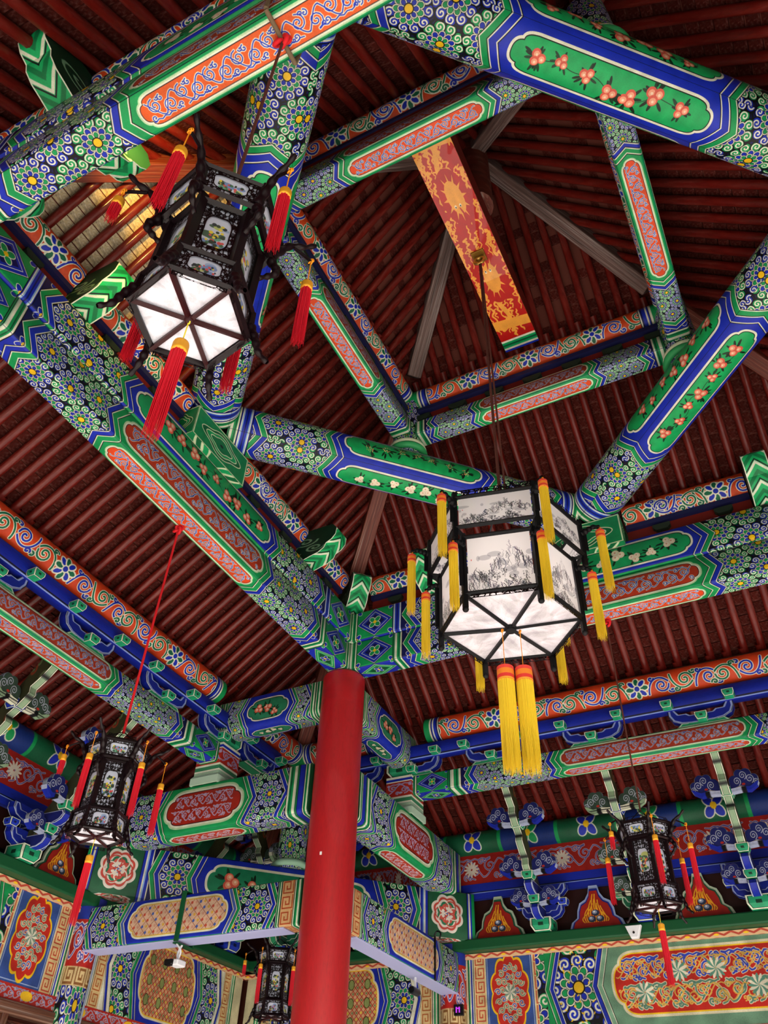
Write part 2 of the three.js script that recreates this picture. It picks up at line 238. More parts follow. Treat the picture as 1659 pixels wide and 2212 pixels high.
const friezeA = age(canvas(2048, 296, (g) => {      // one bay, 5.27 m by .76 m, mirrored about its middle
  const k = 2048 / S, h = .76; g.scale(k, k);
  for (const m of [0, 1]) {
    g.save(); if (m) { g.translate(S, 0); g.scale(-1, 1); } g.beginPath(); g.rect(0, 0, M + .01, h); g.clip();
    g.fillStyle = '#e0d9b4'; g.fillRect(0, 0, M, h);
    stripes(g, .16, .06, h, [cG, cW, cB, cW]); meander(g, .23, 0, .12, h, '#e3c68c', '#c4472f');
    g.fillStyle = '#35549f'; g.fillRect(.36, 0, .5, h); g.strokeStyle = '#9db4dd'; g.lineWidth = .008; g.strokeRect(.375, .02, .47, h - .04);
    // lobed red medallion
    const cx = .61, cy = h / 2; for (const [s, c] of [[1.08, cY], [1, '#c5291c']]) { g.fillStyle = c; g.beginPath(); for (let i = 0; i <= 120; i++) { const a = i / 120 * 2 * PI, q = s * (.95 + .13 * Math.abs(Math.sin(5 * a))); g.lineTo(cx + .185 * q * Math.cos(a), cy + .315 * q * Math.sin(a)); } g.fill(); }
    g.save(); g.beginPath(); g.ellipse(cx, cy, .17, .3, 0, 0, 7); g.clip(); for (let r = 0; r < 3; r++) for (let i = 0; i < 6 + r * 5; i++) { const a = i / (6 + r * 5) * 2 * PI + r, q = .2 + r * .33; g.lineWidth = .021; g.strokeStyle = '#e8dcb4'; g.beginPath(); spiralPath(g, cx + .15 * q * Math.cos(a), cy + .27 * q * Math.sin(a), .033, a, 1.2); g.stroke(); g.lineWidth = .009; g.strokeStyle = i % 3 ? '#6b8a7a' : '#3a4fc0'; g.stroke(); } g.restore();
    for (let i = 0; i < 14; i++) { g.fillStyle = i & 1 ? '#e8e6d2' : '#7c9a88'; g.save(); g.translate(cx, cy); g.rotate(i / 14 * 2 * PI); g.beginPath(); g.ellipse(.04, 0, .032, .011, 0, 0, 7); g.fill(); g.restore(); }
    meander(g, .87, 0, .12, h, '#e3c68c', '#c4472f');
    field(g, .9, 1.9, 0, h, .33, 1.32); g.fillStyle = cY; for (let i = 0; i < 60; i++) { const x = 1.02 + rnd() * .5, y = rnd() * h; g.save(); g.translate(x, y); g.rotate(rnd() * 6); g.beginPath(); g.moveTo(-.016, 0); g.quadraticCurveTo(0, -.012, .016, 0); g.quadraticCurveTo(0, .014, -.016, 0); g.fill(); g.restore(); }
    poly(g, [[.99, 0], [1.16, 0], [1.05, h / 2], [1.16, h], [.99, h]]); g.closePath(); g.fillStyle = cG; g.fill(); zig(g, 1.12, h, .12, [cG, cB], .045);
    poly(g, [[M + .1, 0], [1.62, 0], [1.5, h / 2], [1.62, h], [M + .1, h]]); g.closePath(); g.fillStyle = '#6f9c80'; g.fill(); zig(g, 1.6, h, .12, [cB, '#7fae90'], .05);
    g.restore();
  }
  lobe(g, 1.68, S - 1.68, .13, h - .13, .2); for (const [c, w] of [['#e9e2c2', .07], [cY, .025]]) { g.strokeStyle = c; g.lineWidth = w; g.stroke(); } g.fillStyle = '#c22418'; g.fill(); g.save(); g.clip();
  for (const [a, b, c] of [[.14, .38, '#3546c4'], [.37, .62, '#5d8a78']]) { vines(g, 1.75, S - 1.75, a, b, [['#ece2be', .034], [c, .018]], .8); vines(g, 1.7, S - 1.8, a + .03, b - .02, [['#e0b452', .014]], .8); }
  for (let x = 1.95; x < S - 1.8; x += .34) for (let i = 0; i < 16; i++) { g.save(); g.translate(x, h / 2 + ((x * 10 | 0) & 1 ? .08 : -.08)); g.rotate(i / 16 * 2 * PI); g.fillStyle = i & 1 ? '#f0ecd4' : '#5f9a86'; g.beginPath(); g.ellipse(.05, 0, .045, .014, 0, 0, 7); g.fill(); g.restore(); }
  g.restore();
}), .2, .22);
const friezeB = age(canvas(1024, 300, (g) => {      // corner bay, 2.6 m by .76 m
  const L = 2.6, h = .76, k = 1024 / L; g.scale(k, k);
  for (const m of [0, 1]) { g.save(); if (m) { g.translate(L, 0); g.scale(-1, 1); } g.beginPath(); g.rect(0, 0, L / 2 + .01, h); g.clip(); g.fillStyle = '#d8cfa8'; g.fillRect(0, 0, L, h); stripes(g, .15, .07, h, [cG, cW, cG, cW]); meander(g, .23, 0, .12, h, '#e3c68c', '#b4602c');
    field(g, .36, 1, 0, h, .2, .55); poly(g, [[.36, 0], [.5, 0], [.4, h / 2], [.5, h], [.36, h]]); g.closePath(); g.fillStyle = cW; g.fill(); zig(g, .47, h, .1, [cB, cW], .04); poly(g, [[L, 0], [.86, 0], [.74, h / 2], [.86, h], [L, h]]); g.closePath(); g.fillStyle = cB; g.fill(); zig(g, .84, h, .12, [cG, cB], .045); g.restore(); }
  lobe(g, .88, L - .88, .07, h - .07, .16); for (const [c, w] of [['#e9e2c2', .06], [cY, .02]]) { g.strokeStyle = c; g.lineWidth = w; g.stroke(); } g.fillStyle = '#d9ab80'; g.fill(); g.save(); g.clip();
  for (let i = 0; i < 16; i++) for (let j = 0; j < 12; j++) { const x = .9 + i * .055, y = .05 + j * .06; g.strokeStyle = '#b23a24'; g.lineWidth = .008; poly(g, [[x, y], [x + .03, y - .03], [x + .055, y], [x + .03, y + .03]]); g.closePath(); g.stroke(); g.fillStyle = (i + j) % 3 ? '#7a8a5a' : '#e0c43a'; g.beginPath(); g.arc(x + .03, y, .012, 0, 7); g.fill(); }
  for (let i = 0; i < 4; i++) for (let j = 0; j < 3; j++) { g.fillStyle = '#8c9a5a'; g.strokeStyle = '#4a3a1a'; g.lineWidth = .008; g.beginPath(); g.ellipse(1 + i * .2, .2 + j * .18, .035, .05, 0, 0, 7); g.fill(); g.stroke(); }
  g.restore();
}), .2, .2);
const redStrip = age(canvas(1024, 64, (g, w, h) => { g.fillStyle = '#b3201a'; g.fillRect(0, 0, w, h); vines(g, 0, w, 4, h - 4, [['#e8d8c0', .07], ['#5060b8', .03]], h); g.fillStyle = cY; for (let x = 60; x < w; x += 256) { g.beginPath(); g.ellipse(x, h / 2, 26, 20, 0, 0, 7); g.fill(); } }));
const carve = canvas(256, 256, (g, w) => { g.fillStyle = '#000'; g.fillRect(0, 0, w, w); vines(g, 0, w, 0, 128, [['#fff', .08]], 128); vines(g, 0, w, 128, 256, [['#fff', .08]], 128); });
const friezeAM = paint(friezeA, { roughness: .6 }), friezeBM = paint(friezeB, { roughness: .6 }), stripM = new THREE.MeshPhysicalMaterial({ map: texOf(redStrip, 4, 1), roughness: .55 }), corniceM = plain('#0d4a2a', { roughness: .45 });
const carveM = new THREE.MeshPhysicalMaterial({ map: texOf(noiseTex(256, 256, '#4a1d0d', .2, 20)), bumpMap: (() => { const t = texOf(carve); t.colorSpace = ''; return t; })(), bumpScale: .012, roughness: .45 });
const wallM = plain('#4b1d12', { roughness: .7 });
function buildWall(name) {        // local: wall runs along +x from 0 (corner post side) ... placed so that local z=+ faces the hall
  const w = struct(name);
  part(w, 'wall_core', box(S + 2 * WD + .4, 3.0, .2, 0, 1.5, -.14), wallM); part(w, 'wall_core', box(S + 2 * WD + .4, 1.2, .16, 0, 3.5, -.16), wallM);
  part(w, 'frieze_board', box(S, .76, .05, 0, 3.49, 0), friezeAM, 'painted frieze with red scroll panel and blue end panels');
  for (const s of [-1, 1]) { part(w, 'frieze_board', box(2.6, .76, .05, s * (M + 1.33), 3.49, 0), friezeBM); }
  part(w, 'red_strip', box(S + 2 * WD, .12, .06, 0, 3.05, 0), stripM);
  part(w, 'cornice', rbox(S + 2 * WD, .11, .22, .02, 0, 3.925, .06), corniceM, 'dark green cornice rail');
  part(w, 'zigzag_band', box(S + 2 * WD, .05, .07, 0, 3.84, .005), zigBandM);
  part(w, 'head_rail', rbox(S + 2 * WD, .1, .1, .015, 0, 2.94, .02), doorWood);
  const pw = S / 8; for (let i = -1; i < 12; i++) { const x = -M + (i - .5) * pw + (i > 7 ? 0 : 0); if (Math.abs(x) > M + WD) continue;
    part(w, 'stile', rbox(.07, .9, .08, .012, x - pw / 2, 2.45, .02), doorWood); part(w, 'carved_panel', box(pw - .1, .32, .03, x, 2.7, 0), carveM); part(w, 'rail', rbox(pw - .05, .05, .07, .01, x, 2.5, .02), doorWood); part(w, 'carved_panel', box(pw - .1, .5, .03, x, 2.2, 0), carveM); }
  return w;
}
const zigBandM = new THREE.MeshPhysicalMaterial({ map: texOf(canvas(256, 32, (g, w, h) => { g.fillStyle = '#d8b48a'; g.fillRect(0, 0, w, h); g.strokeStyle = '#b2392a'; g.lineWidth = 4; for (const o of [0, 10]) { g.beginPath(); for (let i = 0; i <= 16; i++) g.lineTo(i * 16, (i & 1 ? 6 : 24) - o * .6); g.stroke(); } g.fillStyle = cY; for (let i = 0; i < 4; i++) { g.beginPath(); g.arc(i * 64 + 16, 16, 6, 0, 7); g.fill(); } }), 10, 1), roughness: .6 });
put(buildWall('wall_left'), WD, 0, -M, -PI / 2);
put(buildWall('wall_back'), -M, 0, WD, PI);
{ // open sides: a beam over posts, doors folded away
  for (const [n, x, z, r] of [['wall_front', -M, -S - WD, 0], ['wall_right', -S - WD, -M, PI / 2]]) { const w = struct(n); part(w, 'lintel', box(S + 2 * WD + .4, 1.15, .2, 0, 3.75, -.1), wallM); for (const s of [-1, 1]) part(w, 'post', new THREE.CylinderGeometry(.17, .17, 3.3, 20).translate(s * M, 1.6, -.1), wallM); put(w, x, 0, z, r); }
}

// ---------- roof: four slopes of rafters under tiles ----------
const roofY = [[3.75, 4.62], [2.75, 5.17], [1.35, 5.985], [0, 6.99], [-Q, 8.25], [-M, 9.9]];
const rafterM = new THREE.MeshPhysicalMaterial({ map: texOf(noiseTex(128, 256, '#661008', .05, 30)), roughness: .5, specularIntensity: .3, clearcoat: .35, clearcoatRoughness: .13 });
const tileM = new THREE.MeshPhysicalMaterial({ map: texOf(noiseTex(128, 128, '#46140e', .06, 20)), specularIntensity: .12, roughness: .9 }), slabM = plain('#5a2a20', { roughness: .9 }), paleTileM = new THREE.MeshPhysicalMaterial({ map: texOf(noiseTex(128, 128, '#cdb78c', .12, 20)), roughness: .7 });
{
  const ceiling = struct('ceiling'), rg = new THREE.CylinderGeometry(.038, .038, 1, 10, 1, true), tg = box(.15, .018, .097), sp = .158, mtx = new THREE.Matrix4(), spare = [], spareTiles = [];
  let nTile = 0;
  // frame of side k: local (d outward, t along) -> world
  const sides = [(d, t) => [d, t], (d, t) => [t, d], (d, t) => [-S - d, t], (d, t) => [t, -S - d]];
  sides.forEach((W, k) => {
    const w3 = (d, y, t) => { const [x, z] = W(d, t); return V(x, y, z); };
    const G = new Geo(); for (let i = 0; i + 1 < roofY.length; i++) { const [d0, y0] = roofY[i], [d1, y1] = roofY[i + 1], o = .075, q = (d, y, t) => w3(d, y + o, t).toArray(), e = (d) => Math.max(d, -M); G.quad(q(d0, y0, -S - d0), q(d0, y0, d0), q(d1, y1, e(d1)), q(d1, y1, Math.min(-S - d1, -M)), [0, 0], [1, 0], [1, 1], [0, 1]); const r = (d, y, t) => w3(d, y + o + .12, t).toArray(); G.quad(r(d0, y0, -S - d0), r(d0, y0, d0), r(d1, y1, e(d1)), r(d1, y1, Math.min(-S - d1, -M)), [0, 0], [1, 0], [1, 1], [0, 1]); }
    const slope = part(ceiling, 'roof_slope', G.done(), slabM);
    for (let i = 0; i + 1 < roofY.length; i++) {
      const [d0, y0] = roofY[i], [d1, y1] = roofY[i + 1], own = k < 2 ? i >= 2 : i >= 3, lo = -S - d0, hi = d0;
      for (let t = lo + sp / 2; t < hi; t += sp) {
        const dm = Math.max(d1, t, -S - t); if (dm > d0 - .06) continue;
        const f = (dm - d0) / (d1 - d0), a = w3(d0, y0, t), b = w3(dm, y0 + (y1 - y0) * f, t), L = a.distanceTo(b), dir = b.clone().sub(a).normalize(), q = new THREE.Quaternion().setFromUnitVectors(V(0, 1, 0), dir);
        a.addScaledVector(dir, i ? -.05 : 0); const c = a.clone().add(b).multiplyScalar(.5);
        if (own) { const m = part(slope, 'rafter', rg, rafterM); m.position.copy(c); m.quaternion.copy(q); m.scale.set(1, L + .1, 1); }
        else spare.push(mtx.clone().compose(c, q, V(1, L + .1, 1)));
        // tiles of the bay beside this rafter
        const along = w3(0, 0, 1).sub(w3(0, 0, 0)), nrm = new THREE.Vector3().crossVectors(along, dir).normalize(); if (nrm.y < 0) nrm.negate();
        const mq = new THREE.Quaternion().setFromRotationMatrix(new THREE.Matrix4().makeBasis(new THREE.Vector3().crossVectors(nrm, dir), nrm, dir));
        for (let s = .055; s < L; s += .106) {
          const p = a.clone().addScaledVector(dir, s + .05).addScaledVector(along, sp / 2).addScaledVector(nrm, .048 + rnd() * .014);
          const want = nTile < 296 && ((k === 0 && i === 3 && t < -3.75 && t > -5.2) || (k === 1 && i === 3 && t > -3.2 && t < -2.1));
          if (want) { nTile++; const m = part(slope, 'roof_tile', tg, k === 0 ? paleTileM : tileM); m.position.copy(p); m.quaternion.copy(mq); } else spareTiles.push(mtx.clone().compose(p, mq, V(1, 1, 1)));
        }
      }
    }
  });
  const inst = (name, geo, mat, list) => { const m = new THREE.InstancedMesh(geo, mat, list.length); list.forEach((x, i) => m.setMatrixAt(i, x)); m.name = name; m.userData.kind = 'stuff'; ceiling.add(m); return m; };
  inst('rafters_beyond', rg, rafterM, spare);
  const tm = inst('roof_tiles', tg, tileM, spareTiles), col = new THREE.Color(); for (let i = 0; i < spareTiles.length; i++) { const v = .75 + .5 * rnd(); tm.setColorAt(i, col.setRGB(v, v, v)); }
  // hip timbers
  const bare = new THREE.MeshStandardMaterial({ map: texOf(noiseTex(128, 512, '#6b5049', .2, 30)), roughness: .7 }), red = new THREE.MeshStandardMaterial({ map: texOf(noiseTex(128, 512, '#6a220e', .15, 30)), roughness: .6 });
  for (const [sx, sz] of [[0, 0], [-S, 0], [0, -S], [-S, -S]]) { const at = (d, y) => V(sx ? -S - d : d, y - .05, sz ? -S - d : d);
    for (let i = 0; i + 1 < roofY.length; i++) { const a = at(...roofY[i]), b = at(...roofY[i + 1]), top = i === 4; if (top) { a.addScaledVector(b.clone().sub(a), .06); }
      const g = bar(a, b, .17, .17); g.rotateY(0); part(ceiling, 'hip_timber', orient(a, b, top ? .15 : .16, .2), top ? bare : red, top ? 'bare grey hip timber' : 'red-brown hip timber'); } }
  part(ceiling, 'apex_post', new THREE.CylinderGeometry(.16, .16, 1.3, 16).translate(-M, 9.35, -M), red);
}
function orient(a, b, w, h) { // bar whose section stays upright
  const d = b.clone().sub(a), L = d.length(), x = d.clone().normalize(), z = new THREE.Vector3().crossVectors(x, V(0, 1, 0)).normalize(), y = new THREE.Vector3().crossVectors(z, x), g = new RoundedBoxGeometry(L, h, w, 1, .012);
  return g.applyMatrix4(new THREE.Matrix4().makeBasis(x, y, z)).translate((a.x + b.x) / 2, (a.y + b.y) / 2, (a.z + b.z) / 2);
}

// ---------- columns ----------
const TH = [-PI / 2, PI, PI / 2, 0];
const sidePos = [(d, t) => [d, t], (d, t) => [t, d], (d, t) => [-S - d, t], (d, t) => [t, -S - d]];
const onSide = (o, k, d, y, t) => { const [x, z] = sidePos[k](d, t); return put(o, x, y, z, TH[k]); };
const sideName = ['left', 'rear', 'right', 'front'];
reseed(11);
const redLac = new THREE.MeshPhysicalMaterial({ map: texOf(noiseTex(256, 1024, '#b5131c', .05, 40)), roughness: .42, clearcoat: .35, clearcoatRoughness: .35 });
const neckTex = age(canvas(64, 256, (g, w, h) => { g.fillStyle = cB; g.fillRect(0, 0, w, h); const s = (a, b, c) => { g.fillStyle = c; g.fillRect(0, a * h, w, (b - a) * h); }; s(0, .5, cE); s(.5, .6, cK); s(.6, .65, cB); s(.65, .68, cW); s(.68, .84, '#a5121c'); s(.84, .87, cW); s(.87, 1, cG); }));
const neckM = paint(neckTex);
for (const [x, z, lab] of [[0, 0, 'tall red lacquered column standing in the middle of the view'], [-S, 0, 'red lacquered column beyond the right edge of the view'], [0, -S, 'red lacquered column beyond the left edge of the view'], [-S, -S, 'red lacquered column behind the viewer to the right']]) {
  const c = thing('red_column', lab, 'column', 'four red columns of the inner square'); put(c, x, 0, z);
  part(c, 'shaft', new THREE.LatheGeometry([[0, 5.8], [.17, 5.8], [.2, 5.79], [.211, 5.765], [.212, 5.4], [.215, 1], [.215, .14], [.2, .14]].reverse().map((p) => new THREE.Vector2(...p)), 48), redLac);
  part(c, 'base_stone', new THREE.LatheGeometry([[0, 0], [.34, 0], [.34, .06], [.29, .1], [.27, .14], [0, .14]].map((p) => new THREE.Vector2(...p)), 40), stone);
  const nk = part(c, 'painted_neck', rings([[5.79, .26, .26], [6.46, .26, .26]]), neckM, 'painted square neck between the girder ends'); nk.rotation.y = PI / 4 * (x === z ? 1 : 1);
  if (x === 0 && z === 0) { const m = part(c, 'sticker', rbox(.02, .028, .004, .002), plain('#e8e8e8')); const a = Math.atan2(-6.161, -3.735) + .42; m.position.set(.2155 * Math.cos(a), 4.0, .2155 * Math.sin(a)); m.rotation.y = PI / 2 - a; }
}

// ---------- inner square: girders, heads, purlins ----------
const LG = S - .2, hL = .31, wL = .225, hU = .345, wU = .27;
const gLow = paint(paintBeam(LG, [{ h: hL, panel: 'vine', fill: '#b93a20', m: .17 }, { h: wL, panel: 'vine', fill: '#e04a1e', m: .16, wide: 1.1 }], { lay: [.09, .5, .6, .8, 1.56, .055], R: .155, box: 1 }));  // underside panel brighter than the side: light from below put into the colour
const gLowFront = paint(paintBeam(LG, [{ h: hL, panel: 'vine', fill: '#a83a20', m: .17 }, { h: wL, panel: 'vine', fill: '#dd5a1c', m: .16, wide: 1.15 }], { lay: [.09, .5, .6, .8, 1.56, .055], R: .155, box: 1 }));  // front copy: underside also more orange, warm light put into the colour
const upFace = (kind) => ({ h: hU, panel: kind, fill: '#13a060', edge: cB, zig: [cG, cB], rim: [[cW, .05], [cK, .012]], m: .17 });
const gUp = paint(paintBeam(LG, [upFace('peach'), { h: wU, panel: null }], { lay: [.09, .5, .6, .8, 1.56, .055], R: .172, box: 1, band: 1 }));
const gUp2 = paint(paintBeam(LG, [upFace('white'), { h: wU, panel: null }], { lay: [.09, .5, .6, .8, 1.56, .055], R: .172, box: 1, band: 1 }));
const lowGeo = beamGeo(LG, wL, hL, .03, hL / (hL + wL)), upGeo = beamGeo(LG, wU, hU, .03, hU / (hU + wU));
const edgeTxt = ['over the left of the hall', 'behind the white lantern', 'beyond the right edge', 'across the top left of the view'];
for (let k = 0; k < 4; k++) {
  onSide(solid('painted_girder', lowGeo, k === 3 ? gLowFront : gLow, 'lower girder with long red scroll panels, running ' + edgeTxt[k], 'beam', 'lower girders of the inner square'), k, 0, 5.805, -M);
  onSide(solid('painted_girder', upGeo, k & 1 ? gUp2 : gUp, 'upper girder with green flower panel, running ' + edgeTxt[k], 'beam', 'upper girders of the inner square'), k, 0, 5.805 + hL + .002, -M);
}
// purlins: orange on the lower half, scrolls with white edges
function purlinTex(L, r, flower, ends, col = '#d4481a', px = 1024, curls = 2) {
  const C = 2 * PI * r, k = px / L; return age(canvas(px, Math.max(64, Math.ceil(C * k)), (g) => {
    g.scale(k, k); g.fillStyle = '#54382a'; g.fillRect(0, 0, L, C); g.fillStyle = col; g.fillRect(0, C * .15, L, C * .7);
    for (const m of [0, 1]) { g.save(); if (m) { g.translate(0, C); g.scale(1, -1); } const y0 = C * .19, y1 = C * .46, h = y1 - y0, ym = (y0 + y1) / 2;
      for (const f of flower) { const n = curls; for (const s of [-1, 1]) for (let i = 0; i < n; i++) { const x = f + s * h * (1.0 + i * (curls > 2 ? .98 : 1.15)), u = i & 1 ? 1 : -1, c = (i + (s > 0)) & 1 ? cB : '#0f6a4a'; const q = new Path2D(); const spr = (X, Y, R, a0, t, d) => { for (let j = 0; j <= 18; j++) { const z = j / 18, a = a0 + d * z * t * 2 * PI, e = R * (1 - z * .85); const A = X + e * Math.cos(a), B = Y + e * Math.sin(a); j ? q.lineTo(A, B) : q.moveTo(A, B); } };
            q.moveTo(x - s * h * .55, ym - u * h * .36); q.bezierCurveTo(x - s * h * .5, ym + u * h * .2, x - s * h * .1, ym + u * h * .55, x + s * h * .33, ym + u * h * .1); spr(x + s * h * .04, ym - u * h * .04, h * .3, s > 0 ? 0 : PI, 1.3, -u * s); spr(x - s * h * .36, ym + u * h * .32, h * .12, 0, 1, s); spr(x + s * h * .42, ym - u * h * .33, h * .13, PI, 1, -s);
            for (const [cc, w] of [[cW, .135], [c, .07]]) { g.strokeStyle = cc; g.lineWidth = h * w; g.stroke(q); } }
        for (let i = 0; i < 8; i++) { g.save(); g.translate(f, ym); g.rotate(i * PI / 4); g.beginPath(); g.ellipse(h * .3, 0, h * .19, h * .12, 0, 0, 7); g.fillStyle = i & 1 ? cB : '#0f6a4a'; g.fill(); g.strokeStyle = cW; g.lineWidth = h * .06; g.stroke(); g.restore(); } g.beginPath(); g.arc(f, ym, h * .13, 0, 7); g.fillStyle = cB; g.fill(); g.strokeStyle = cW; g.lineWidth = h * .05; g.stroke(); }
      g.restore(); }
    if (ends) for (const m of [0, 1]) { g.save(); if (m) { g.translate(L, 0); g.scale(-1, 1); } stripes(g, 0, .09, C, [cG, cG, cG, cW]); stripes(g, .09, .09, C, [cB, cW, cB, cB, cD, cW]); g.restore(); }
  }));
}
const pM = (L, r, f, e, col) => paint(purlinTex(L, r, f, e, col), { roughness: .55 });
const RP = .13, pieces = [[-4.97, -4.345], [-4.125, -3.02], [-2.25, -1.145], [-.925, -.3]], pMat = pieces.map(([a, b]) => pM(b - a, RP, b - a > .9 ? [.3, .85] : [.35], 0));
const padTex = age(canvas(512, 256, (g, w, h) => { g.fillStyle = '#128a52'; g.fillRect(0, 0, w, h); g.strokeStyle = '#cfe3b8'; g.lineWidth = 8; g.strokeRect(6, 6, w - 12, h - 12); for (const [k, c] of [[1, '#0b6a3e'], [.78, '#16a863'], [.55, '#0c7a48']]) { g.beginPath(); for (let i = 0; i <= 90; i++) { const a = i / 90 * 2 * PI, q = k * (1 + .13 * Math.cos(4 * a)); g.lineTo(w / 2 + w * .34 * q * Math.cos(a), h / 2 + h * .34 * q * Math.sin(a)); } g.fillStyle = c; g.fill(); g.strokeStyle = '#d9e8bf'; g.lineWidth = 7; g.stroke(); } g.fillStyle = cK; g.beginPath(); g.ellipse(w / 2, h / 2, 16, 10, 0, 0, 7); g.fill(); }));
const padM = paint(padTex);
const chev = age(canvas(128, 512, (g, w, h) => { g.fillStyle = '#16b065'; g.fillRect(0, 0, w, h); for (let i = -1; i < 13; i++) { const y = i * 42; for (const [o, lw, c] of [[0, 7, '#e4ead2'], [7, 3, cK], [22, 10, '#0a7a46']]) { poly(g, [[-10, y + o], [w / 2, y + o + 30], [w + 10, y + o]]); g.strokeStyle = c; g.lineWidth = lw; g.lineJoin = 'miter'; g.stroke(); } } g.strokeStyle = '#e4ead2'; g.lineWidth = 7; g.strokeRect(2, -10, w - 4, h + 20); }));
const headCloud = age(canvas(128, 128, (g, w, h) => { g.fillStyle = '#0b2f1d'; g.fillRect(0, 0, w, h); g.strokeStyle = '#6f9a7a'; g.lineWidth = 4; for (const [x, y, r] of [[44, 66, 24], [80, 50, 20], [96, 84, 16], [60, 98, 14]]) { g.beginPath(); spiralPath(g, x, y, r, 0, 1.6); g.stroke(); } }));
const headM = [paint(headCloud), paint(chev)];
// beam head: local z towards the hall
const headProf = (() => { const p = []; for (const s of [1, -1]) { const q = [[.36, .13], [.36, .42], [.3, .47], [.22, .46], [.17, .42], [.14, .36], [.09, .34], [.05, .28], [.03, .2], [0, .1]]; p.push(...(s > 0 ? q : q.reverse().map(([y, z]) => [y, -z]))); } return p; })();
const headGeo = sweep(headProf, .2);
const darkBlue = plain('#161a48', { roughness: .55 }), redBoard = plain('#6d1a12', { roughness: .6 }), cleatM = plain('#1d2a20', { roughness: .6 });
for (let k = 0; k < 4; k++) {
  const at = ['left', 'rear', 'right', 'front'][k] + ' girder';
  pieces.forEach(([a, b], i) => { const o = solid('scroll_purlin', roundGeo(b - a, RP), pMat[i], ['orange purlin length at the far corner end of the ', 'orange purlin length left of the green pad on the ', 'orange purlin length right of the green pad on the ', 'orange purlin length nearest the red column end of the '][i] + at, 'purlin', 'orange purlins over the girders'); onSide(o, k, -.02, 6.81, (a + b) / 2); });
  const bd = thing('pad_board', 'dark blue board with small cleats under the purlin on the ' + at, 'board'); onSide(bd, k, 0, 6.462, -M);
  for (const [a, b] of pieces) { part(bd, 'board', box(b - a, .24, .1, (a + b) / 2 + M, .12, -.02), redBoard); part(bd, 'rail', box(b - a, .05, .15, (a + b) / 2 + M, .2, 0), darkBlue); }
  for (const q of [-2.05, -1.25, -.7, .7, 1.25, 2.05]) part(bd, 'cleat', rings([[0, .1, .05], [.03, .16, .06], [.06, .16, .06]]), cleatM).position.set(q, .08, .05);
  onSide(solid('beam_pad', rings([[0, .72, .34], [.33, .72, .34]]), [padM][0], 'green pad block with cloud panel in the middle of the ' + at, 'block', 'green pad blocks'), k, -.03, 6.42, -M);
  for (const t of [-4.235, -1.035]) onSide(solid('chevron_block', headGeo, headM, 'green chevron block over the ' + at + (t < -2 ? ', far from the red column' : ', near the column end'), 'block', 'green chevron blocks'), k, 0, 6.463, t);
}
for (const [x, z, w, r] of [[0, 0, 'over the red column', -3 * PI / 4], [0, -S, 'at the left end of the front girder', -PI / 4], [-S, 0, 'at the far right corner', PI * 3 / 4]]) put(solid('corner_block', headGeo, headM, 'green chevron corner block ' + w, 'block', 'green corner blocks'), x, 6.47, z, r);

// ---------- diamond of round beams on the pads, posts on them ----------
const RD2 = .22, LD = 3.42, faceD = (kind) => ({ h: PI * RD2 / 2 * 1.0, panel: kind, fill: '#10a85c', edge: cB, zig: [cG, cB], rim: [[cW, .045], [cK, .011]], m: .2 });
function diamondMat(a, b) { const f = [{ h: PI * RD2 / 2, panel: null }, faceD(a), faceD(b), faceD(a)]; return paint(paintBeam(LD, f, { lay: [.09, .09, .2, .34, .98, .055], R: .158, band: 1, apex: .3 }), { roughness: .42 }); }
const dGeo = roundGeo(LD, RD2, 40).rotateX(-PI / 4), dY = 6.975;
[[-M / 2, -M / 2, PI * 5 / 4, 'grape', 'white', 'round green beam with grape panel crossing the corner above the red column'], [-M * 1.5, -M / 2, PI * 3 / 4, 'peach', 'pome', 'round green beam with peach panels rising on the right'], [-M * 1.5, -M * 1.5, PI / 4, 'pome', 'pome', 'round green beam with pomegranate panel across the top right'], [-M / 2, -M * 1.5, -PI / 4, 'peach', 'grape', 'round whorl-painted beam passing behind the dark lantern at top left']]
  .forEach(([x, z, r, a, b, lab], i) => { reseed(40 + i); put(solid('diagonal_beam', dGeo, diamondMat(a, b), lab, 'beam', 'round diagonal beams'), x, dY, z, r); });
const whorlWrap = (w, h, R) => age(canvas(w, h, (g) => { field(g, 0, w, 0, h, R, 0); }));
const postM = [paint(whorlWrap(512, 256, 64)), plain('#2f9a5a')], ringG = new THREE.TorusGeometry(.165, .035, 10, 36).rotateX(PI / 2);
[[-Q, -Q, 'above the grape panel beam'], [-3 * Q, -Q, 'above the peach panel beam'], [-3 * Q, -3 * Q, 'above the pomegranate panel beam'], [-Q, -3 * Q, 'behind the dark lantern at top left']].forEach(([x, z, w]) => {
  const p = put(thing('short_post', 'short round whorl-painted post with green ring base ' + w, 'post', 'short posts on the diagonal beams'), x, 7.15, z);
  part(p, 'shaft', new THREE.CylinderGeometry(.145, .145, .85, 30).translate(0, .43, 0), postM[0]); part(p, 'base_ring', ringG.clone().translate(0, .06, 0), postM[1], 'green base ring'); part(p, 'base_ring', ringG.clone().scale(.94, 1, .94).translate(0, .115, 0), plain('#d5e2bf'), 'white ring');
});
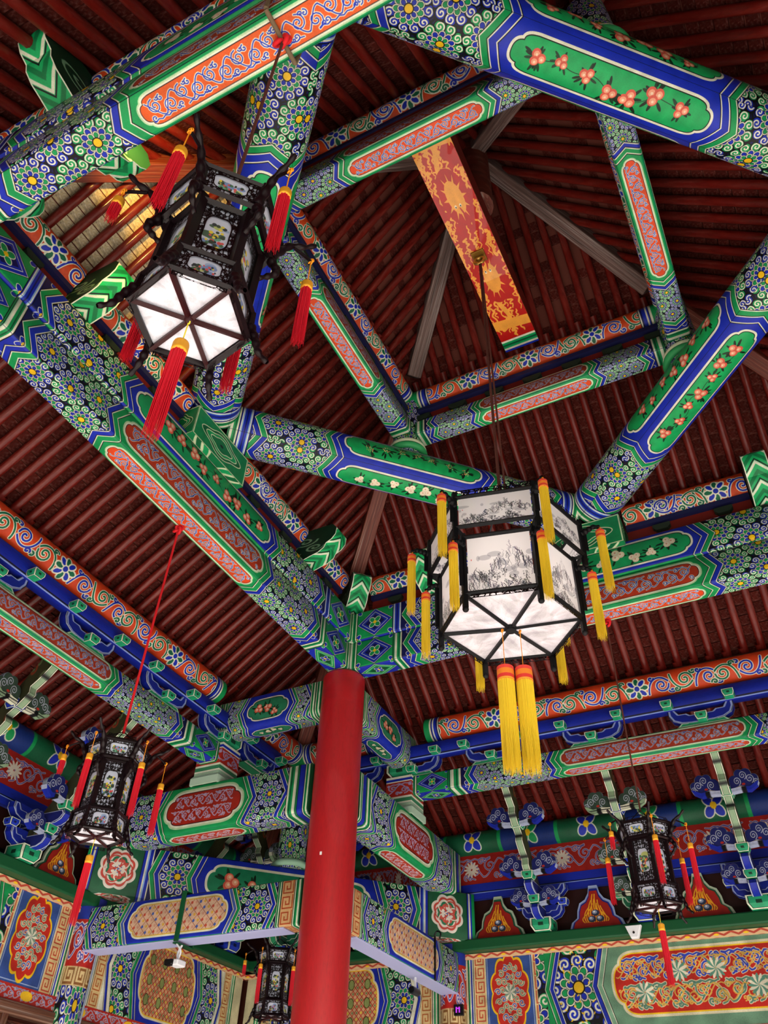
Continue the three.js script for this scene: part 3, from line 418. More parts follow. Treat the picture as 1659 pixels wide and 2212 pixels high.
// ---------- upper square ----------
const LU = S - 2 * Q - .26; reseed(60);
const uM = paint(paintBeam(LU, [{ h: .18, panel: 'vine', fill: '#9a3a24', m: .14 }, { h: .2, panel: 'vine', fill: '#dd4a20', m: .2 }], { lay: [.1, .1, .1, .24, .62, .04], R: .075 }, 1024));  // red fill lighter on the underside, painted as lit from below
const uGeo = beamGeo(LU, .2, .18, .03, .18 / .38), upP = purlinTex(LU + .1, .115, [.62, 1.24, 1.86], 1), upPM = paint(upP);
for (let k = 0; k < 4; k++) {
  const w = ['on the left side', 'in the middle of the view', 'on the right side', 'at the top'][k] + ' of the upper square', [x, z] = sidePos[k](-Q, -M);
  put(solid('upper_beam', uGeo, uM, 'small painted beam with red scroll panels ' + w, 'beam', 'beams of the upper square'), x, 7.37, z, TH[k]);
  const b = put(thing('upper_board', 'dark cleated board ' + w, 'board', 'boards of the upper square'), x, 7.55, z, TH[k]); part(b, 'board', box(LU, .26, .06, 0, .13, -.02), redBoard); part(b, 'rail', box(LU + .1, .05, .13, 0, .2, 0), darkBlue);
  for (let i = -3; i <= 3; i++) part(b, 'cleat', rings([[0, .1, .05], [.03, .18, .07], [.06, .18, .07]]), cleatM).position.set(i * .38, .06, .03);
  put(solid('upper_purlin', roundGeo(LU + .1, .115), upPM, 'orange scroll purlin with blue ends ' + w, 'purlin', 'purlins of the upper square'), x, 7.95, z, TH[k]);
}
// red ridge beam with golden dragons and waves
reseed(77);
const dragonTex = age(canvas(1024, 256, (g, W0, H0) => {
  g.fillStyle = '#b81410'; g.fillRect(0, 0, W0, H0); const gold = '#f0a23c';
  for (const y0 of [0, 0]) {
    g.strokeStyle = gold; g.fillStyle = gold;
    for (let i = 0; i < 64; i++) { const x = 60 + rnd() * (W0 - 120), y = rnd() * H0, L = 30 + rnd() * 60, n = 10; g.lineWidth = 5 + rnd() * 6; g.beginPath(); for (let j = 0; j <= n; j++) g.lineTo(x + j / n * L, y + Math.sin(j * 1.3 + i) * 7 + j * 1.2 * (rnd() < .5 ? 1 : -1)); g.stroke(); }
    for (const [x, y, d] of [[360, 128, 1], [664, 128, -1]]) { g.save(); g.translate(x, y); g.scale(d, 1); g.lineWidth = 30; g.beginPath(); g.moveTo(-250, -70); g.bezierCurveTo(-200, 120, -140, -120, -60, 20); g.stroke(); g.fillStyle = '#b81410'; g.beginPath(); g.ellipse(-20, 5, 112, 92, .1, 0, 7); g.fill(); g.fillStyle = gold; g.beginPath(); g.ellipse(-20, 5, 66, 50, .2, 0, 7); g.fill(); for (let k = 0; k < 12; k++) { const a = k / 12 * 2 * PI; g.beginPath(); g.moveTo(-20 + 55 * Math.cos(a - .15), 5 + 42 * Math.sin(a - .15)); g.lineTo(-20 + 95 * Math.cos(a), 5 + 78 * Math.sin(a)); g.lineTo(-20 + 55 * Math.cos(a + .15), 5 + 42 * Math.sin(a + .15)); g.fill(); } g.fillStyle = '#b81410'; g.beginPath(); g.ellipse(40, 14, 24, 5, .4, 0, 7); g.fill(); for (const s of [-1, 1]) { g.fillStyle = '#f6e8c8'; g.beginPath(); g.arc(12, s * 16, 7, 0, 7); g.fill(); g.fillStyle = cK; g.beginPath(); g.arc(14, s * 16, 3.5, 0, 7); g.fill(); } g.fillStyle = gold; g.restore(); }
    for (const x of [110, 880]) { g.save(); g.translate(x, 0); g.rotate(.06); g.fillRect(0, -10, 44, H0 + 20); g.restore(); }
  }
  for (const m of [0, 1]) { g.save(); if (m) { g.translate(W0, 0); g.scale(-1, 1); } ['#1c37c9', '#e8ead4', '#12a65e', '#0a5c3a', '#12a65e', '#e8ead4'].forEach((c, i) => { g.fillStyle = c; g.fillRect(i * 9, 0, 9, H0); }); g.restore(); }
}), .2, .1);
{
  const LDg = S - 2 * Q - .1; const dm = paint(dragonTex, { roughness: .35, clearcoat: .4 });
  const G = thing('ridge_beam', 'red ridge beam painted with golden dragons and waves', 'beam'); put(G, -M + .05, 8.165, -M, PI / 2);
  const face = new Geo(), w = .34, h = .3, q = LDg / 2;
  part(G, 'painted_underside', box(LDg, .03, w, 0, .015, 0), dm); part(G, 'timber', rbox(LDg, h, w, .02, 0, .03 + h / 2, 0), plain('#6a1710', { roughness: .5 }));
  // pulley with hook where the lantern rope hangs
  const pl = thing('rope_pulley', 'small brass pulley under the dragon beam', 'pulley'); put(pl, -2.57, 8.165, -2.47);
  part(pl, 'mount', rbox(.12, .02, .12, .005, 0, -.01, 0), plain('#7a5a20', { metalness: .7, roughness: .4 })); part(pl, 'wheel', new THREE.TorusGeometry(.045, .014, 10, 24).translate(0, -.08, 0), plain('#caa050', { metalness: .8, roughness: .35 })); part(pl, 'hanger', tube([V(0, 0, 0), V(.03, -.04, 0), V(.0, -.09, 0), V(-.03, -.04, 0), V(0, 0, 0)], .008, 16, 5), plain('#7a5a20', { metalness: .7, roughness: .4 }));
}

// ---------- middle ring on the left and rear sides ----------
reseed(101);
const wMid = .22, hMid = .205, midM = paint(paintBeam(LG, [{ h: hMid, panel: 'vine', fill: '#a83a28', m: .15 }, { h: wMid, panel: 'vine', fill: '#c8482c', m: .2 }], { lay: [.09, .45, .6, .78, 1.6, .05], R: .095, box: 1 }));  // underside fill lighter than the side, standing in for light from below
const midGeo = beamGeo(LG, wMid, hMid, .025, hMid / (hMid + wMid)), LP = S - .62;
const midPM = paint(purlinTex(LP, .135, [M - .31 - 1.5, M - .31, M - .31 + 1.5], 1, '#d2431c', 2048, 3)), crnM = paint(purlinTex(1.05, .135, [.35], 1, '#c0371c'));
const bluePlank = paint(age(canvas(256, 64, (g, w, h) => { g.fillStyle = '#1327a4'; g.fillRect(0, 0, w, h); g.fillStyle = cK; g.fillRect(0, h * .52, w, 3); g.fillStyle = '#8fa6e6'; g.fillRect(0, h * .58, w, 3); })));
const edge = (fill, line) => age(canvas(64, 128, (g, w, h) => { g.fillStyle = line; g.fillRect(0, 0, w, h); g.fillStyle = cK; g.fillRect(7, 0, w - 14, h); g.fillStyle = fill; g.fillRect(10, 0, w - 20, h); }));
const edgeB = paint(edge('#1428a8', '#b4c0e2')), edgeG = paint(edge('#2a9a68', '#d9e4cc')), edgeT = paint((() => { const c = edge('#8fae8c', '#e6ead4'), g = c.getContext('2d'); g.fillStyle = cK; for (let i = 0; i < 16; i++) g.fillRect(0, i * 8, 64, 1.2); return c; })());
const douTex = (fill, dark) => age(canvas(96, 96, (g, w, h) => { g.fillStyle = '#d9e4cc'; g.fillRect(0, 0, w, h); g.fillStyle = cK; g.fillRect(7, 7, w - 14, h - 14); g.fillStyle = fill; g.fillRect(10, 10, w - 20, h - 20); g.fillStyle = dark; g.fillRect(36, 34, 24, 26); }));
const douG = paint(douTex('#1fa070', '#0a3a26')), douB = paint(douTex('#1b36b8', '#0c1650'));
const cheek = (pts, fill, line) => { const ys = pts.map((p) => p[0]), zs = pts.map((p) => p[1]), y0 = Math.min(...ys), y1 = Math.max(...ys), z0 = Math.min(...zs), z1 = Math.max(...zs); return paint(age(canvas(192, 128, (g, w, h) => { g.fillStyle = fill; g.fillRect(0, 0, w, h); poly(g, pts.map(([y, z]) => [(z - z0) / (z1 - z0) * w, h - (y - y0) / (y1 - y0) * h])); g.closePath(); for (const [c, lw] of [[line, 16], [cK, 4]]) { g.save(); g.clip(); g.strokeStyle = c; g.lineWidth = lw; g.stroke(); g.restore(); } }))); };
const dou = (s) => rings([[0, s * .72, s * .72], [s * .3, s, s], [s * .62, s, s]]);
const bow = [[.125, -.3], [.125, -.24], [.07, -.2], [.07, -.13], [.05, -.1], [.05, .1], [.07, .13], [.07, .2], [.125, .24], [.125, .3], [.07, .3], [.02, .27], [-.01, .2], [-.02, .1], [-.02, -.1], [-.01, -.2], [.02, -.27], [.07, -.3]].reverse();
const cush = [[0, -.24], [.035, -.2], [.03, -.15], [.07, -.1], [.09, -.06], [.09, .06], [.07, .1], [.03, .15], [.035, .2], [0, .24]];
const bowM = [cheek(bow, '#122390', '#8f9fd4'), edgeB], cushM = [cheek(cush, '#1c8a5c', '#a9d0b4'), edgeG];
const bowG = sweep(bow, .09).rotateY(PI / 2), cushG = sweep(cush, .14).rotateY(PI / 2);
function midBracket() {
  const b = thing('bracket_set', '', 'bracket', 'bracket sets under the middle purlins');
  part(b, 'cushion', cushG, cushM); part(b, 'bow_arm', bowG.clone().scale(1, 1.15, 1).translate(0, .05, .03), bowM, 'blue bow-shaped arm');
  const c = part(b, 'bearing_block', dou(.11), douG); c.position.set(0, .02, .1); for (const s of [-1, 1]) part(b, 'bearing_block', dou(.105), douG).position.set(s * .285, .17, .155);
  return b;
}
let mb0; const ord = ['first', 'second', 'third', 'fourth'];
const postFace = paint(age(canvas(128, 256, (g, w, h) => { const s = (a, b, c) => { g.fillStyle = c; g.fillRect(0, a * h, w, (b - a) * h); }; s(0, 1, cB); s(0, .06, cW); s(.06, .12, cB); s(.12, .15, cW); s(.15, .52, '#a8261c'); s(.52, .57, cW); s(.57, .66, '#3a8a60'); s(.66, .7, cW); s(.7, .78, '#9fc0a4'); s(.78, .82, cK); vines(g, 4, w - 4, h * .16, h * .5, [['#ddd2e6', .07], ['#4a4aa8', .03]], h * .34); })));
for (const k of [0, 1]) {
  const wh = k ? 'rear' : 'left';
  onSide(solid('ring_beam', midGeo, midM, 'slim painted ring beam with red scroll panel on the ' + wh + ' side', 'beam', 'ring beams'), k, 1.43, 5.083, -M);
  onSide(solid('ring_purlin', roundGeo(LP, .135), midPM, 'long orange purlin with flowers and scrolls on the ' + wh + ' side', 'purlin', 'long ring purlins'), k, 1.36, 5.785, -M);
  onSide(solid('ring_purlin', roundGeo(1.05, .135), crnM, 'short orange purlin past the red column on the ' + wh + ' side', 'purlin', 'short corner purlins'), k, 1.36, 5.785, .78);
  onSide(solid('ring_plank', beamGeo(S + .9, .11, .16, .01, .6), bluePlank, 'blue plank under the orange purlin on the ' + wh + ' side', 'plank', 'blue planks'), k, 1.35, 5.465, -M + .45);
  for (let i = 1; i <= 4; i++) { const b = mb0 ? copyOf(mb0, '') : (mb0 = midBracket()); b.userData.label = 'blue bracket with green blocks under the ' + wh + ' ring purlin, ' + ord[i - 1] + ' from the red column'; onSide(b, k, 1.4, 5.289, -i * S / 5); }
  for (const t of [-.15, .55]) { const b = copyOf(mb0, 'blue corner bracket under the ' + wh + ' ring purlin, ' + (t < 0 ? 'in front of' : 'behind') + ' the green tie beam'); onSide(b, k, 1.4, 5.289, t); }
  const p = thing('strut_post', 'square strut post with red scroll face on the ' + wh + ' tie beam', 'post', 'square strut posts'); onSide(p, k, 1.43, 4.87, 0);
  part(p, 'shaft', rings([[0, .3, .3], [.42, .3, .3]]), postFace); part(p, 'bearing_block', rings([[.42, .2, .2], [.48, .3, .3], [.56, .3, .3]]), douG, 'green block'); part(p, 'collar', rings([[.0, .34, .34], [.07, .34, .34], [.1, .3, .3]]), plain('#a9c4b0'));
}
// ---------- tie beams from the red column to the walls ----------
reseed(130);
const tieG = paint(paintBeam(1.26, [{ h: .37, panel: 'peach', fill: '#2a8a64', edge: cB, zig: [cG, cB], rim: [[cW, .04], [cK, .012]], m: .2 }, { h: .25, panel: 'white', fill: '#2a8a64', edge: cB, zig: [cG, cB], rim: [[cW, .03], [cK, .01]], m: .26 }], { lay: [.06, .06, .12, .2, .36, .035], R: .1, apex: .25 }, 1024));
const tieR = paint(paintBeam(2.4, [{ h: .47, panel: 'vine', fill: '#a8281a', ink: [['#e8d9e2', .026], ['#6a5ab0', .01]], m: .17, wide: .8, rows: 2 }, { h: .28, panel: 'vine', fill: '#cc4028', ink: [['#f0e2e0', .05], ['#8a70c0', .015]], m: .22, wide: .8 }], { lay: [.06, .12, .24, .36, .72, .045], R: .15, apex: .25 }, 1400));  // red tie: lower face filled lighter than the side, upward light in the colour
const tieZ = paint(paintBeam(2.6, [{ h: .37, panel: 'brocade', fill: '#e2bea2', edge: cB, zig: [cG, '#4a66b8'], rim: [[cW, .05], ['#e0b83a', .018]], m: .15 }, { h: .2, panel: null }], { lay: [.07, .2, .24, .36, .72, .04], R: .155, fret: 1, apex: .25 }, 1400));
const soffit = plain('#a7acd6', { roughness: .5 }), wallPostM = paint(age(canvas(512, 1024, (g, w, h) => { const s = (a, b, f) => { g.save(); g.beginPath(); g.rect(0, a * h, w, (b - a) * h); g.clip(); f(a * h, (b - a) * h); g.restore(); }; s(0, .05, (y, H) => { g.fillStyle = '#1a2f9a'; g.fillRect(0, y, w, H); }); s(.05, .15, (y, H) => { g.fillStyle = '#b3201a'; g.fillRect(0, y, w, H); vines(g, 0, w, y, y + H, [['#e8dce0', .09], ['#4a4aa8', .04]], H); }); s(.15, .19, (y, H) => { for (let i = 0; i < 8; i++) meander(g, i * w / 8, y, w / 8, H, '#d9c08a', '#8a5a2c'); }); s(.19, .4, (y, H) => field(g, 0, w, y, y + H, 80)); s(.4, 1, (y, H) => { g.fillStyle = '#9a1818'; g.fillRect(0, y, w, H); }); }), .2, .2));
for (const k of [0, 1]) {
  const wh = k ? 'right' : 'left', place = (o, d, y) => { const [x, z] = sidePos[k](d, 0); return put(o, x, y, z, k ? PI / 2 : 0); };
  place(solid('tie_beam', beamGeo(1.26, .25, .37, .07, .37 / .62), tieG, 'short rounded tie beam with green flower panel ' + wh + ' of the red column', 'beam'), .81, 5.385);
  place(solid('tie_beam', beamGeo(2.4, .28, .47, .05, .47 / .75), tieR, 'thick tie beam with dark red scroll panel ' + wh + ' of the red column', 'beam'), 1.4, 4.41);
  const tz = place(thing('tie_beam', 'low tie beam with tan lattice panel and pale underside ' + wh + ' of the red column', 'beam'), 1.5, 3.49); part(tz, 'beam', beamGeo(2.6, .2, .37, .02, .37 / .57), tieZ); part(tz, 'soffit_strip', rbox(2.3, .012, .185, .004, 0, -.004, 0), soffit, 'pale lavender underside');
  const wp = place(thing('wall_post', 'round painted post at the wall ' + wh + ' of the red column', 'post', 'painted wall posts'), 2.66, 0); part(wp, 'shaft', new THREE.CylinderGeometry(.14, .14, 3.95, 28).translate(0, 1.975, 0), wallPostM); part(wp, 'lead', bar(V(-.145, 2.5, .06), V(-.145, 3.85, .06), .012), plain('#8a94a8'));
}
// corner-cutting beam with rosettes, and the post on it
const rosTex = age(canvas(2048, 360, (g) => { const L = 4.1, h = .48, k = 2048 / L; g.scale(k, k);
  for (const y0 of [0, .48]) for (const m of [0, 1]) { const hh = y0 ? .24 : .48; g.save(); g.translate(0, y0); if (m) { g.translate(L, 0); g.scale(-1, 1); } g.beginPath(); g.rect(0, 0, L / 2 + .01, hh); g.clip(); g.fillStyle = '#1c5a3c'; g.fillRect(0, 0, L, hh); stripes(g, 0, .09, hh, [cG, cG, cB, cW, cB]);
    for (const [q, c] of [[1, '#e0d8d0'], [.86, '#c44a40'], [.74, '#e0d8d0'], [.62, '#2a7a58'], [.5, '#d05a50'], [.36, '#e8e0d4'], [.2, '#5a7ac0']]) { g.beginPath(); for (let i = 0; i <= 80; i++) { const a = i / 80 * 2 * PI, r = .18 * q * (.92 + .14 * Math.abs(Math.sin(4 * a))); g.lineTo(.32 + r * Math.cos(a), hh / 2 + r * 1.05 * Math.sin(a)); } g.fillStyle = c; g.fill(); }
    for (let i = 0; i < 6; i++) { g.strokeStyle = i & 1 ? '#e8e0d4' : '#c44a40'; g.lineWidth = .012; g.beginPath(); g.arc(.32 + .075 * Math.cos(i * PI / 3), hh / 2 + .075 * Math.sin(i * PI / 3), .06, 0, 7); g.stroke(); }
    stripes(g, .54, .1, hh, [cB, cB, cW, cL, cB, cB, cW]); field(g, .64, 1.2, 0, hh, .2, .9); poly(g, [[.64, 0], [.76, 0], [.7, hh / 2], [.76, hh], [.64, hh]]); g.closePath(); g.fillStyle = cD; g.fill(); zig(g, .72, hh, .08, [cG, cB], .05);
    poly(g, [[L, 0], [1.12, 0], [1.04, hh / 2], [1.12, hh], [L, hh]]); g.closePath(); g.fillStyle = cB; g.fill(); zig(g, 1.1, hh, .09, [cG, cB], .05); g.restore(); }
  lobe(g, 1.2, L - 1.2, .08, .4, .16); g.strokeStyle = cW; g.lineWidth = .05; g.stroke(); g.fillStyle = '#17805a'; g.fill(); g.save(); g.clip(); blossoms(g, 1.3, L - 1.3, .1, .38, 'pome'); g.restore();
}));
put(solid('corner_beam', beamGeo(4.1, .24, .48, .02, 2 / 3), paint(rosTex), 'corner-cutting beam with pink rosettes and green blossom panel behind the red column', 'beam'), 1.25, 3.965, 1.25, PI / 4);
{ const p = put(thing('short_post', 'whorl-painted post on the corner beam left of the red column', 'post'), 1.25, 4.445, 1.25); part(p, 'shaft', new THREE.CylinderGeometry(.15, .15, .8, 30).translate(0, .4, 0), postM[0]); part(p, 'base_ring', ringG.clone().translate(0, .05, 0), plain('#8fb9a0')); }

// ---------- bracket sets along the walls, flame boards, upper boards ----------
reseed(160);
const flame = age(canvas(256, 256, (g, w, h) => { g.fillStyle = '#a01c14'; g.fillRect(0, 0, w, h); g.strokeStyle = '#e8a81e'; for (let i = 0; i < 13; i++) { const s = (i - 6) / 6, x = w / 2 + s * 62, y = h * .82, t = h * (.7 - .42 * Math.abs(s)) * (.85 + .3 * (i & 1)); g.lineWidth = 6; g.beginPath(); g.moveTo(x, y); g.bezierCurveTo(x + 18 * (s || .4), y - t * .3, x - 14, y - t * .6, x - s * 26, y - t); g.stroke(); } for (const [x, y] of [[128, 150], [106, 190], [150, 190]]) { g.beginPath(); g.arc(x, y, 21, 0, 7); g.fillStyle = '#2a3550'; g.fill(); g.beginPath(); g.arc(x - 4, y - 5, 13, 0, 7); g.fillStyle = '#8a98b8'; g.fill(); g.beginPath(); g.arc(x - 6, y - 8, 6, 0, 7); g.fillStyle = '#f0f2f6'; g.fill(); } }));
const flameM = paint(flame), flameOut = (() => { const s = []; const half = [[0, .43], [.045, .43], [.06, .36], [.1, .3], [.16, .27], [.19, .2], [.2, .13], [.26, .09], [.29, .02], [.29, 0]]; return [...half.map(([x, y]) => [x, y]), ...half.reverse().map(([x, y]) => [-x, y])]; })();
const shapeOf = (pts, k = 1, oy = 0) => new THREE.Shape(pts.map(([x, y]) => new THREE.Vector2(x * k, y * k + oy)));
const unitUV = (g) => { g.computeBoundingBox(); const b = g.boundingBox, p = g.attributes.position, u = g.attributes.uv; for (let i = 0; i < p.count; i++) u.setXY(i, (p.getX(i) - b.min.x) / (b.max.x - b.min.x), (p.getY(i) - b.min.y) / (b.max.y - b.min.y)); return g; };
const ext = (s, d, bv = 0) => new THREE.ExtrudeGeometry(s, { depth: d, bevelEnabled: bv > 0, bevelSize: bv, bevelThickness: bv, bevelSegments: 1, curveSegments: 10 });
const flameG = unitUV(ext(shapeOf(flameOut, .84, .01), .05)), flameRim1 = ext(shapeOf(flameOut, 1), .03), flameRim2 = ext(shapeOf(flameOut, .91, .004), .04);
const scrollBoard = paint(age(canvas(2048, 128, (g, w, h) => { g.fillStyle = '#9c1c16'; g.fillRect(0, 0, w, h); vines(g, 0, w, 8, h - 8, [['#cfc4c4', .055], ['#5a4f9a', .03]], h * 1.05); g.fillStyle = '#d8cfc0'; for (let x = 90; x < w; x += 205) for (let i = 0; i < 12; i++) { g.save(); g.translate(x, h / 2); g.rotate(i * PI / 6); g.beginPath(); g.ellipse(20, 0, 16, 5, 0, 0, 7); g.fill(); g.restore(); } })));
const cloudTex = (c1, c2) => paint(age(canvas(256, 160, (g, w, h) => { g.fillStyle = c1; g.fillRect(0, 0, w, h); g.lineWidth = 6; for (const [x, y, r] of [[70, 92, 34], [128, 52, 34], [182, 84, 36], [226, 110, 24]]) { g.strokeStyle = '#aab2c4'; g.beginPath(); spiralPath(g, x, y, r, 1.2, 1.7, -1); g.stroke(); } g.fillStyle = '#a82a22'; g.beginPath(); g.ellipse(120, 118, 16, 9, 0, 0, 7); g.fill(); g.strokeStyle = '#d5d8cf'; g.lineWidth = 7; poly(g, [[20, 146], [90, 130], [170, 150], [250, 136]]); g.stroke(); g.fillStyle = c2; g.fillRect(0, 152, w, 8); }, .2, .2)));
const cloudBlue = cloudTex('#161f66', '#1c37c9'), cloudGreen = cloudTex('#33473c', '#6f9a82'), cloudRim = plain('#6f7888', { roughness: .6 });
const cloudShape = (() => { const s = new THREE.Shape(); s.moveTo(0, 0); s.bezierCurveTo(.06, -.03, .12, .02, .17, .0); s.bezierCurveTo(.22, 0, .26, .03, .29, .07); s.bezierCurveTo(.32, .12, .27, .16, .24, .14); s.bezierCurveTo(.25, .2, .19, .24, .15, .2); s.bezierCurveTo(.12, .23, .06, .21, .07, .15); s.bezierCurveTo(.03, .16, 0, .13, 0, .1); return s; })();
const cloudG = unitUV(ext(cloudShape, .05, .006)), cloudBase = ext(new THREE.Shape([[0, -.03], [.12, -.02], [.2, -.03], [.28, .02], [.3, .06], [.28, .055], [.2, .01], [.12, .02], [0, .01]].map((p) => new THREE.Vector2(...p))), .08);
const cloudGm = cloudG.clone().scale(-1, 1, 1), cloudBm = cloudBase.clone().scale(-1, 1, 1); for (const g of [cloudGm, cloudBm]) { if (g.index) { const a = g.index.array; for (let i = 0; i < a.length; i += 3) [a[i], a[i + 1]] = [a[i + 1], a[i]]; } else for (const n of ['position', 'normal', 'uv']) { const at = g.attributes[n], s = at.itemSize; for (let i = 0; i < at.count; i += 3) for (let c = 0; c < s; c++) { const t = at.array[i * s + c]; at.array[i * s + c] = at.array[(i + 1) * s + c]; at.array[(i + 1) * s + c] = t; } } }
const arm = (L) => { const p = [[.11, -.1], [.11, L], [.075, L + .02], [.03, L - .01], [.005, L - .07], [0, L - .14], [0, -.1]]; return p.reverse(); };
const armShort = sweep(arm(.27), .085), armLong = sweep(arm(.42), .085), armB = [cheek(arm(.3), '#16206a', '#b6c2e6'), edgeB], armGm = [cheek(arm(.3), '#1c4a38', '#b9cdb8'), edgeG];
const wallBow = sweep([[.13, -.22], [.13, .22], [.08, .22], [.03, .18], [0, .1], [0, -.1], [.03, -.18], [.08, -.22]].reverse(), .09).rotateY(PI / 2);
// slanted tail with a wavy underside, in y/z; from the wall up towards the ring beam
const tail = (() => { const a = [.22, 4.12], b = [1.2, 5.42], n = 40, lo = [], up = [], dx = b[0] - a[0], dy = b[1] - a[1], L = Math.hypot(dx, dy), tx = dx / L, ty = dy / L, nx = ty, ny = -tx; for (let i = 0; i <= n; i++) { const t = i / n, w = .012 * Math.abs(Math.sin(t * PI * 6)) + .05 * ((t * 6) % 1), x = a[0] + dx * t, y = a[1] + dy * t; lo.push([y + ny * w, x + nx * w]); if (i % 8 === 0) up.push([y - ny * .13, x - nx * .13]); } return [...up.reverse(), ...lo].reverse(); })();
const tailSide = paint(age(canvas(256, 256, (g, w, h) => { g.fillStyle = '#3a3e26'; g.fillRect(0, 0, w, h); g.strokeStyle = '#8a3020'; g.lineWidth = 5; for (let i = 0; i < 40; i++) { const x = rnd() * w, y = rnd() * h; g.strokeStyle = rnd() < .5 ? '#8a3a22' : '#6a7a52'; g.beginPath(); spiralPath(g, x, y, 14, rnd() * 6, 1.1); g.stroke(); } }), .2, .3)), tailG = sweep(tail, .075), tailM = [tailSide, edgeT];
const CL = [[.32, 4.2], [.46, 4.46], [.76, 4.86]];
function wallBracket(blue) {
  const b = thing('wall_bracket', '', 'bracket', 'wall bracket sets'), aM = blue ? armB : armGm, cM = [blue ? cloudBlue : cloudGreen, cloudRim], dM = blue ? douG : douB;
  part(b, 'base_block', rings([[3.98, .16, .16], [4.03, .22, .22], [4.1, .22, .22]]), blue ? douG : douB).position.z = .12;
  part(b, 'cross_arm', wallBow.clone().translate(0, 4.1, .1), blue ? bowM : [cheek(bow, '#1c6a4a', '#b9cdb8'), edgeG]);
  part(b, 'projecting_arm', armShort.clone().translate(0, 4.08, .1), aM); part(b, 'bearing_block', dou(.12), dM).position.set(0, 4.2, .34); for (const s of [-1, 1]) part(b, 'bearing_block', dou(.1), blue ? douB : douG).position.set(s * .23, 4.22, .12);
  part(b, 'projecting_arm', armLong.clone().translate(0, 4.27, .1), aM); part(b, 'bearing_block', dou(.12), dM).position.set(0, 4.39, .49);
  part(b, 'cross_arm', wallBow.clone().scale(1.25, 1, 1).translate(0, 4.3, .1), blue ? bowM : armGm);
  part(b, 'tail_lever', tailG, tailM, 'slanted lever with wavy pale edge');
  part(b, 'bearing_block', dou(.13), dM).position.set(0, 4.82, .74);
  CL.forEach(([z, y], i) => { for (const s of [0, 1]) { const c = part(b, 'cloud_wing', s ? cloudGm : cloudG, cM, 'scrolled cloud wing'); c.position.set(s ? -.05 : .05, y, z); c.scale.setScalar(i ? .86 : .7); const q = part(c, 'cloud_lip', s ? cloudBm : cloudBase, blue ? edgeB : edgeT); q.position.z = -.015; } });
  return b;
}
const wb = [null, null];
for (const k of [0, 1]) {
  const wh = k ? 'rear' : 'left';
  const bk = struct('trim_' + (k + 1)); onSide(bk, k, WD, 0, -M);
  part(bk, 'backing', box(S + 2 * WD + .6, 1.3, .08, 0, 4.6, -.12), plain('#2a0d0a'));
  part(bk, 'blue_board', box(S + 2 * WD, .16, .06, 0, 4.495, -.03), bluePlank); part(bk, 'scroll_board', box(S, .32, .05, 0, 4.735, -.03), scrollBoard); for (const s of [-1, 1]) part(bk, 'scroll_board', box(2.6, .32, .05, s * (M + 1.33), 4.735, -.03), scrollBoard);
  part(bk, 'eave_purlin', roundGeo(S + 2 * WD, .13).translate(0, 5.02, -.02), paint(age(canvas(2048, 128, (g, w, h) => { g.fillStyle = cG; g.fillRect(0, 0, w, h); for (let x = 0; x < w; x += 128) { g.fillStyle = x & 128 ? '#12307a' : '#0f5a3a'; g.fillRect(x, 0, 120, h); for (const y of [32, 96]) flower4(g, x + 62, y, 26, x & 128 ? cG : cB); } }))));
  for (let i = -2; i <= 7; i++) { const t = -i * S / 5; if (t > 2.2 || t < -6.4 || i === 0) continue; const blue = (i + 10) & 1, b = wb[blue] ? copyOf(wb[blue], '') : (wb[blue] = wallBracket(blue)); b.userData.label = (blue ? 'blue' : 'green') + ' cloud-winged bracket set on the ' + wh + ' wall, ' + (i > 0 ? ord[i - 1] ?? 'far along' : i === 0 ? 'over the wall post' : i === -1 ? 'just past the wall post' : 'near the far corner'); onSide(b, k, WD, 0, t); }
  for (let i = -2; i <= 5; i++) { const t = -(i + .5) * S / 5; if (Math.abs(t) < .01) continue; const f = thing('flame_board', 'red board with three flaming pearls on the ' + wh + ' wall, ' + (i >= 0 ? ['first', 'second', 'third', 'fourth', 'fifth', 'sixth'][i] + ' from the wall post' : i === -1 ? 'just past the wall post' : 'near the far corner'), 'board', 'flaming pearl boards'); onSide(f, k, WD, 3.985, t);
    const bl = (i + 10) & 1; part(f, 'rim', flameRim1, bl ? plain('#8fa3cf') : plain('#a5b8a0')).position.z = -.02; part(f, 'rim', flameRim2, bl ? plain('#17288a') : plain('#17553a')).position.z = -.02; part(f, 'flame_panel', flameG, flameM).position.z = -.02; }
}

// ---------- lanterns ----------
reseed(300);
const darkWood = new THREE.MeshPhysicalMaterial({ color: '#12050a', roughness: .4, specularIntensity: .45, clearcoat: .12, clearcoatRoughness: .2 }), redWood = new THREE.MeshPhysicalMaterial({ color: '#2e080c', roughness: .4, specularIntensity: .45 }), blackWood = new THREE.MeshPhysicalMaterial({ color: '#0b0c10', roughness: .5, specularIntensity: .4 });
const hexv = (r, k, y, o = 0) => V(r * Math.cos(o + k * PI / 3), y, r * Math.sin(o + k * PI / 3));
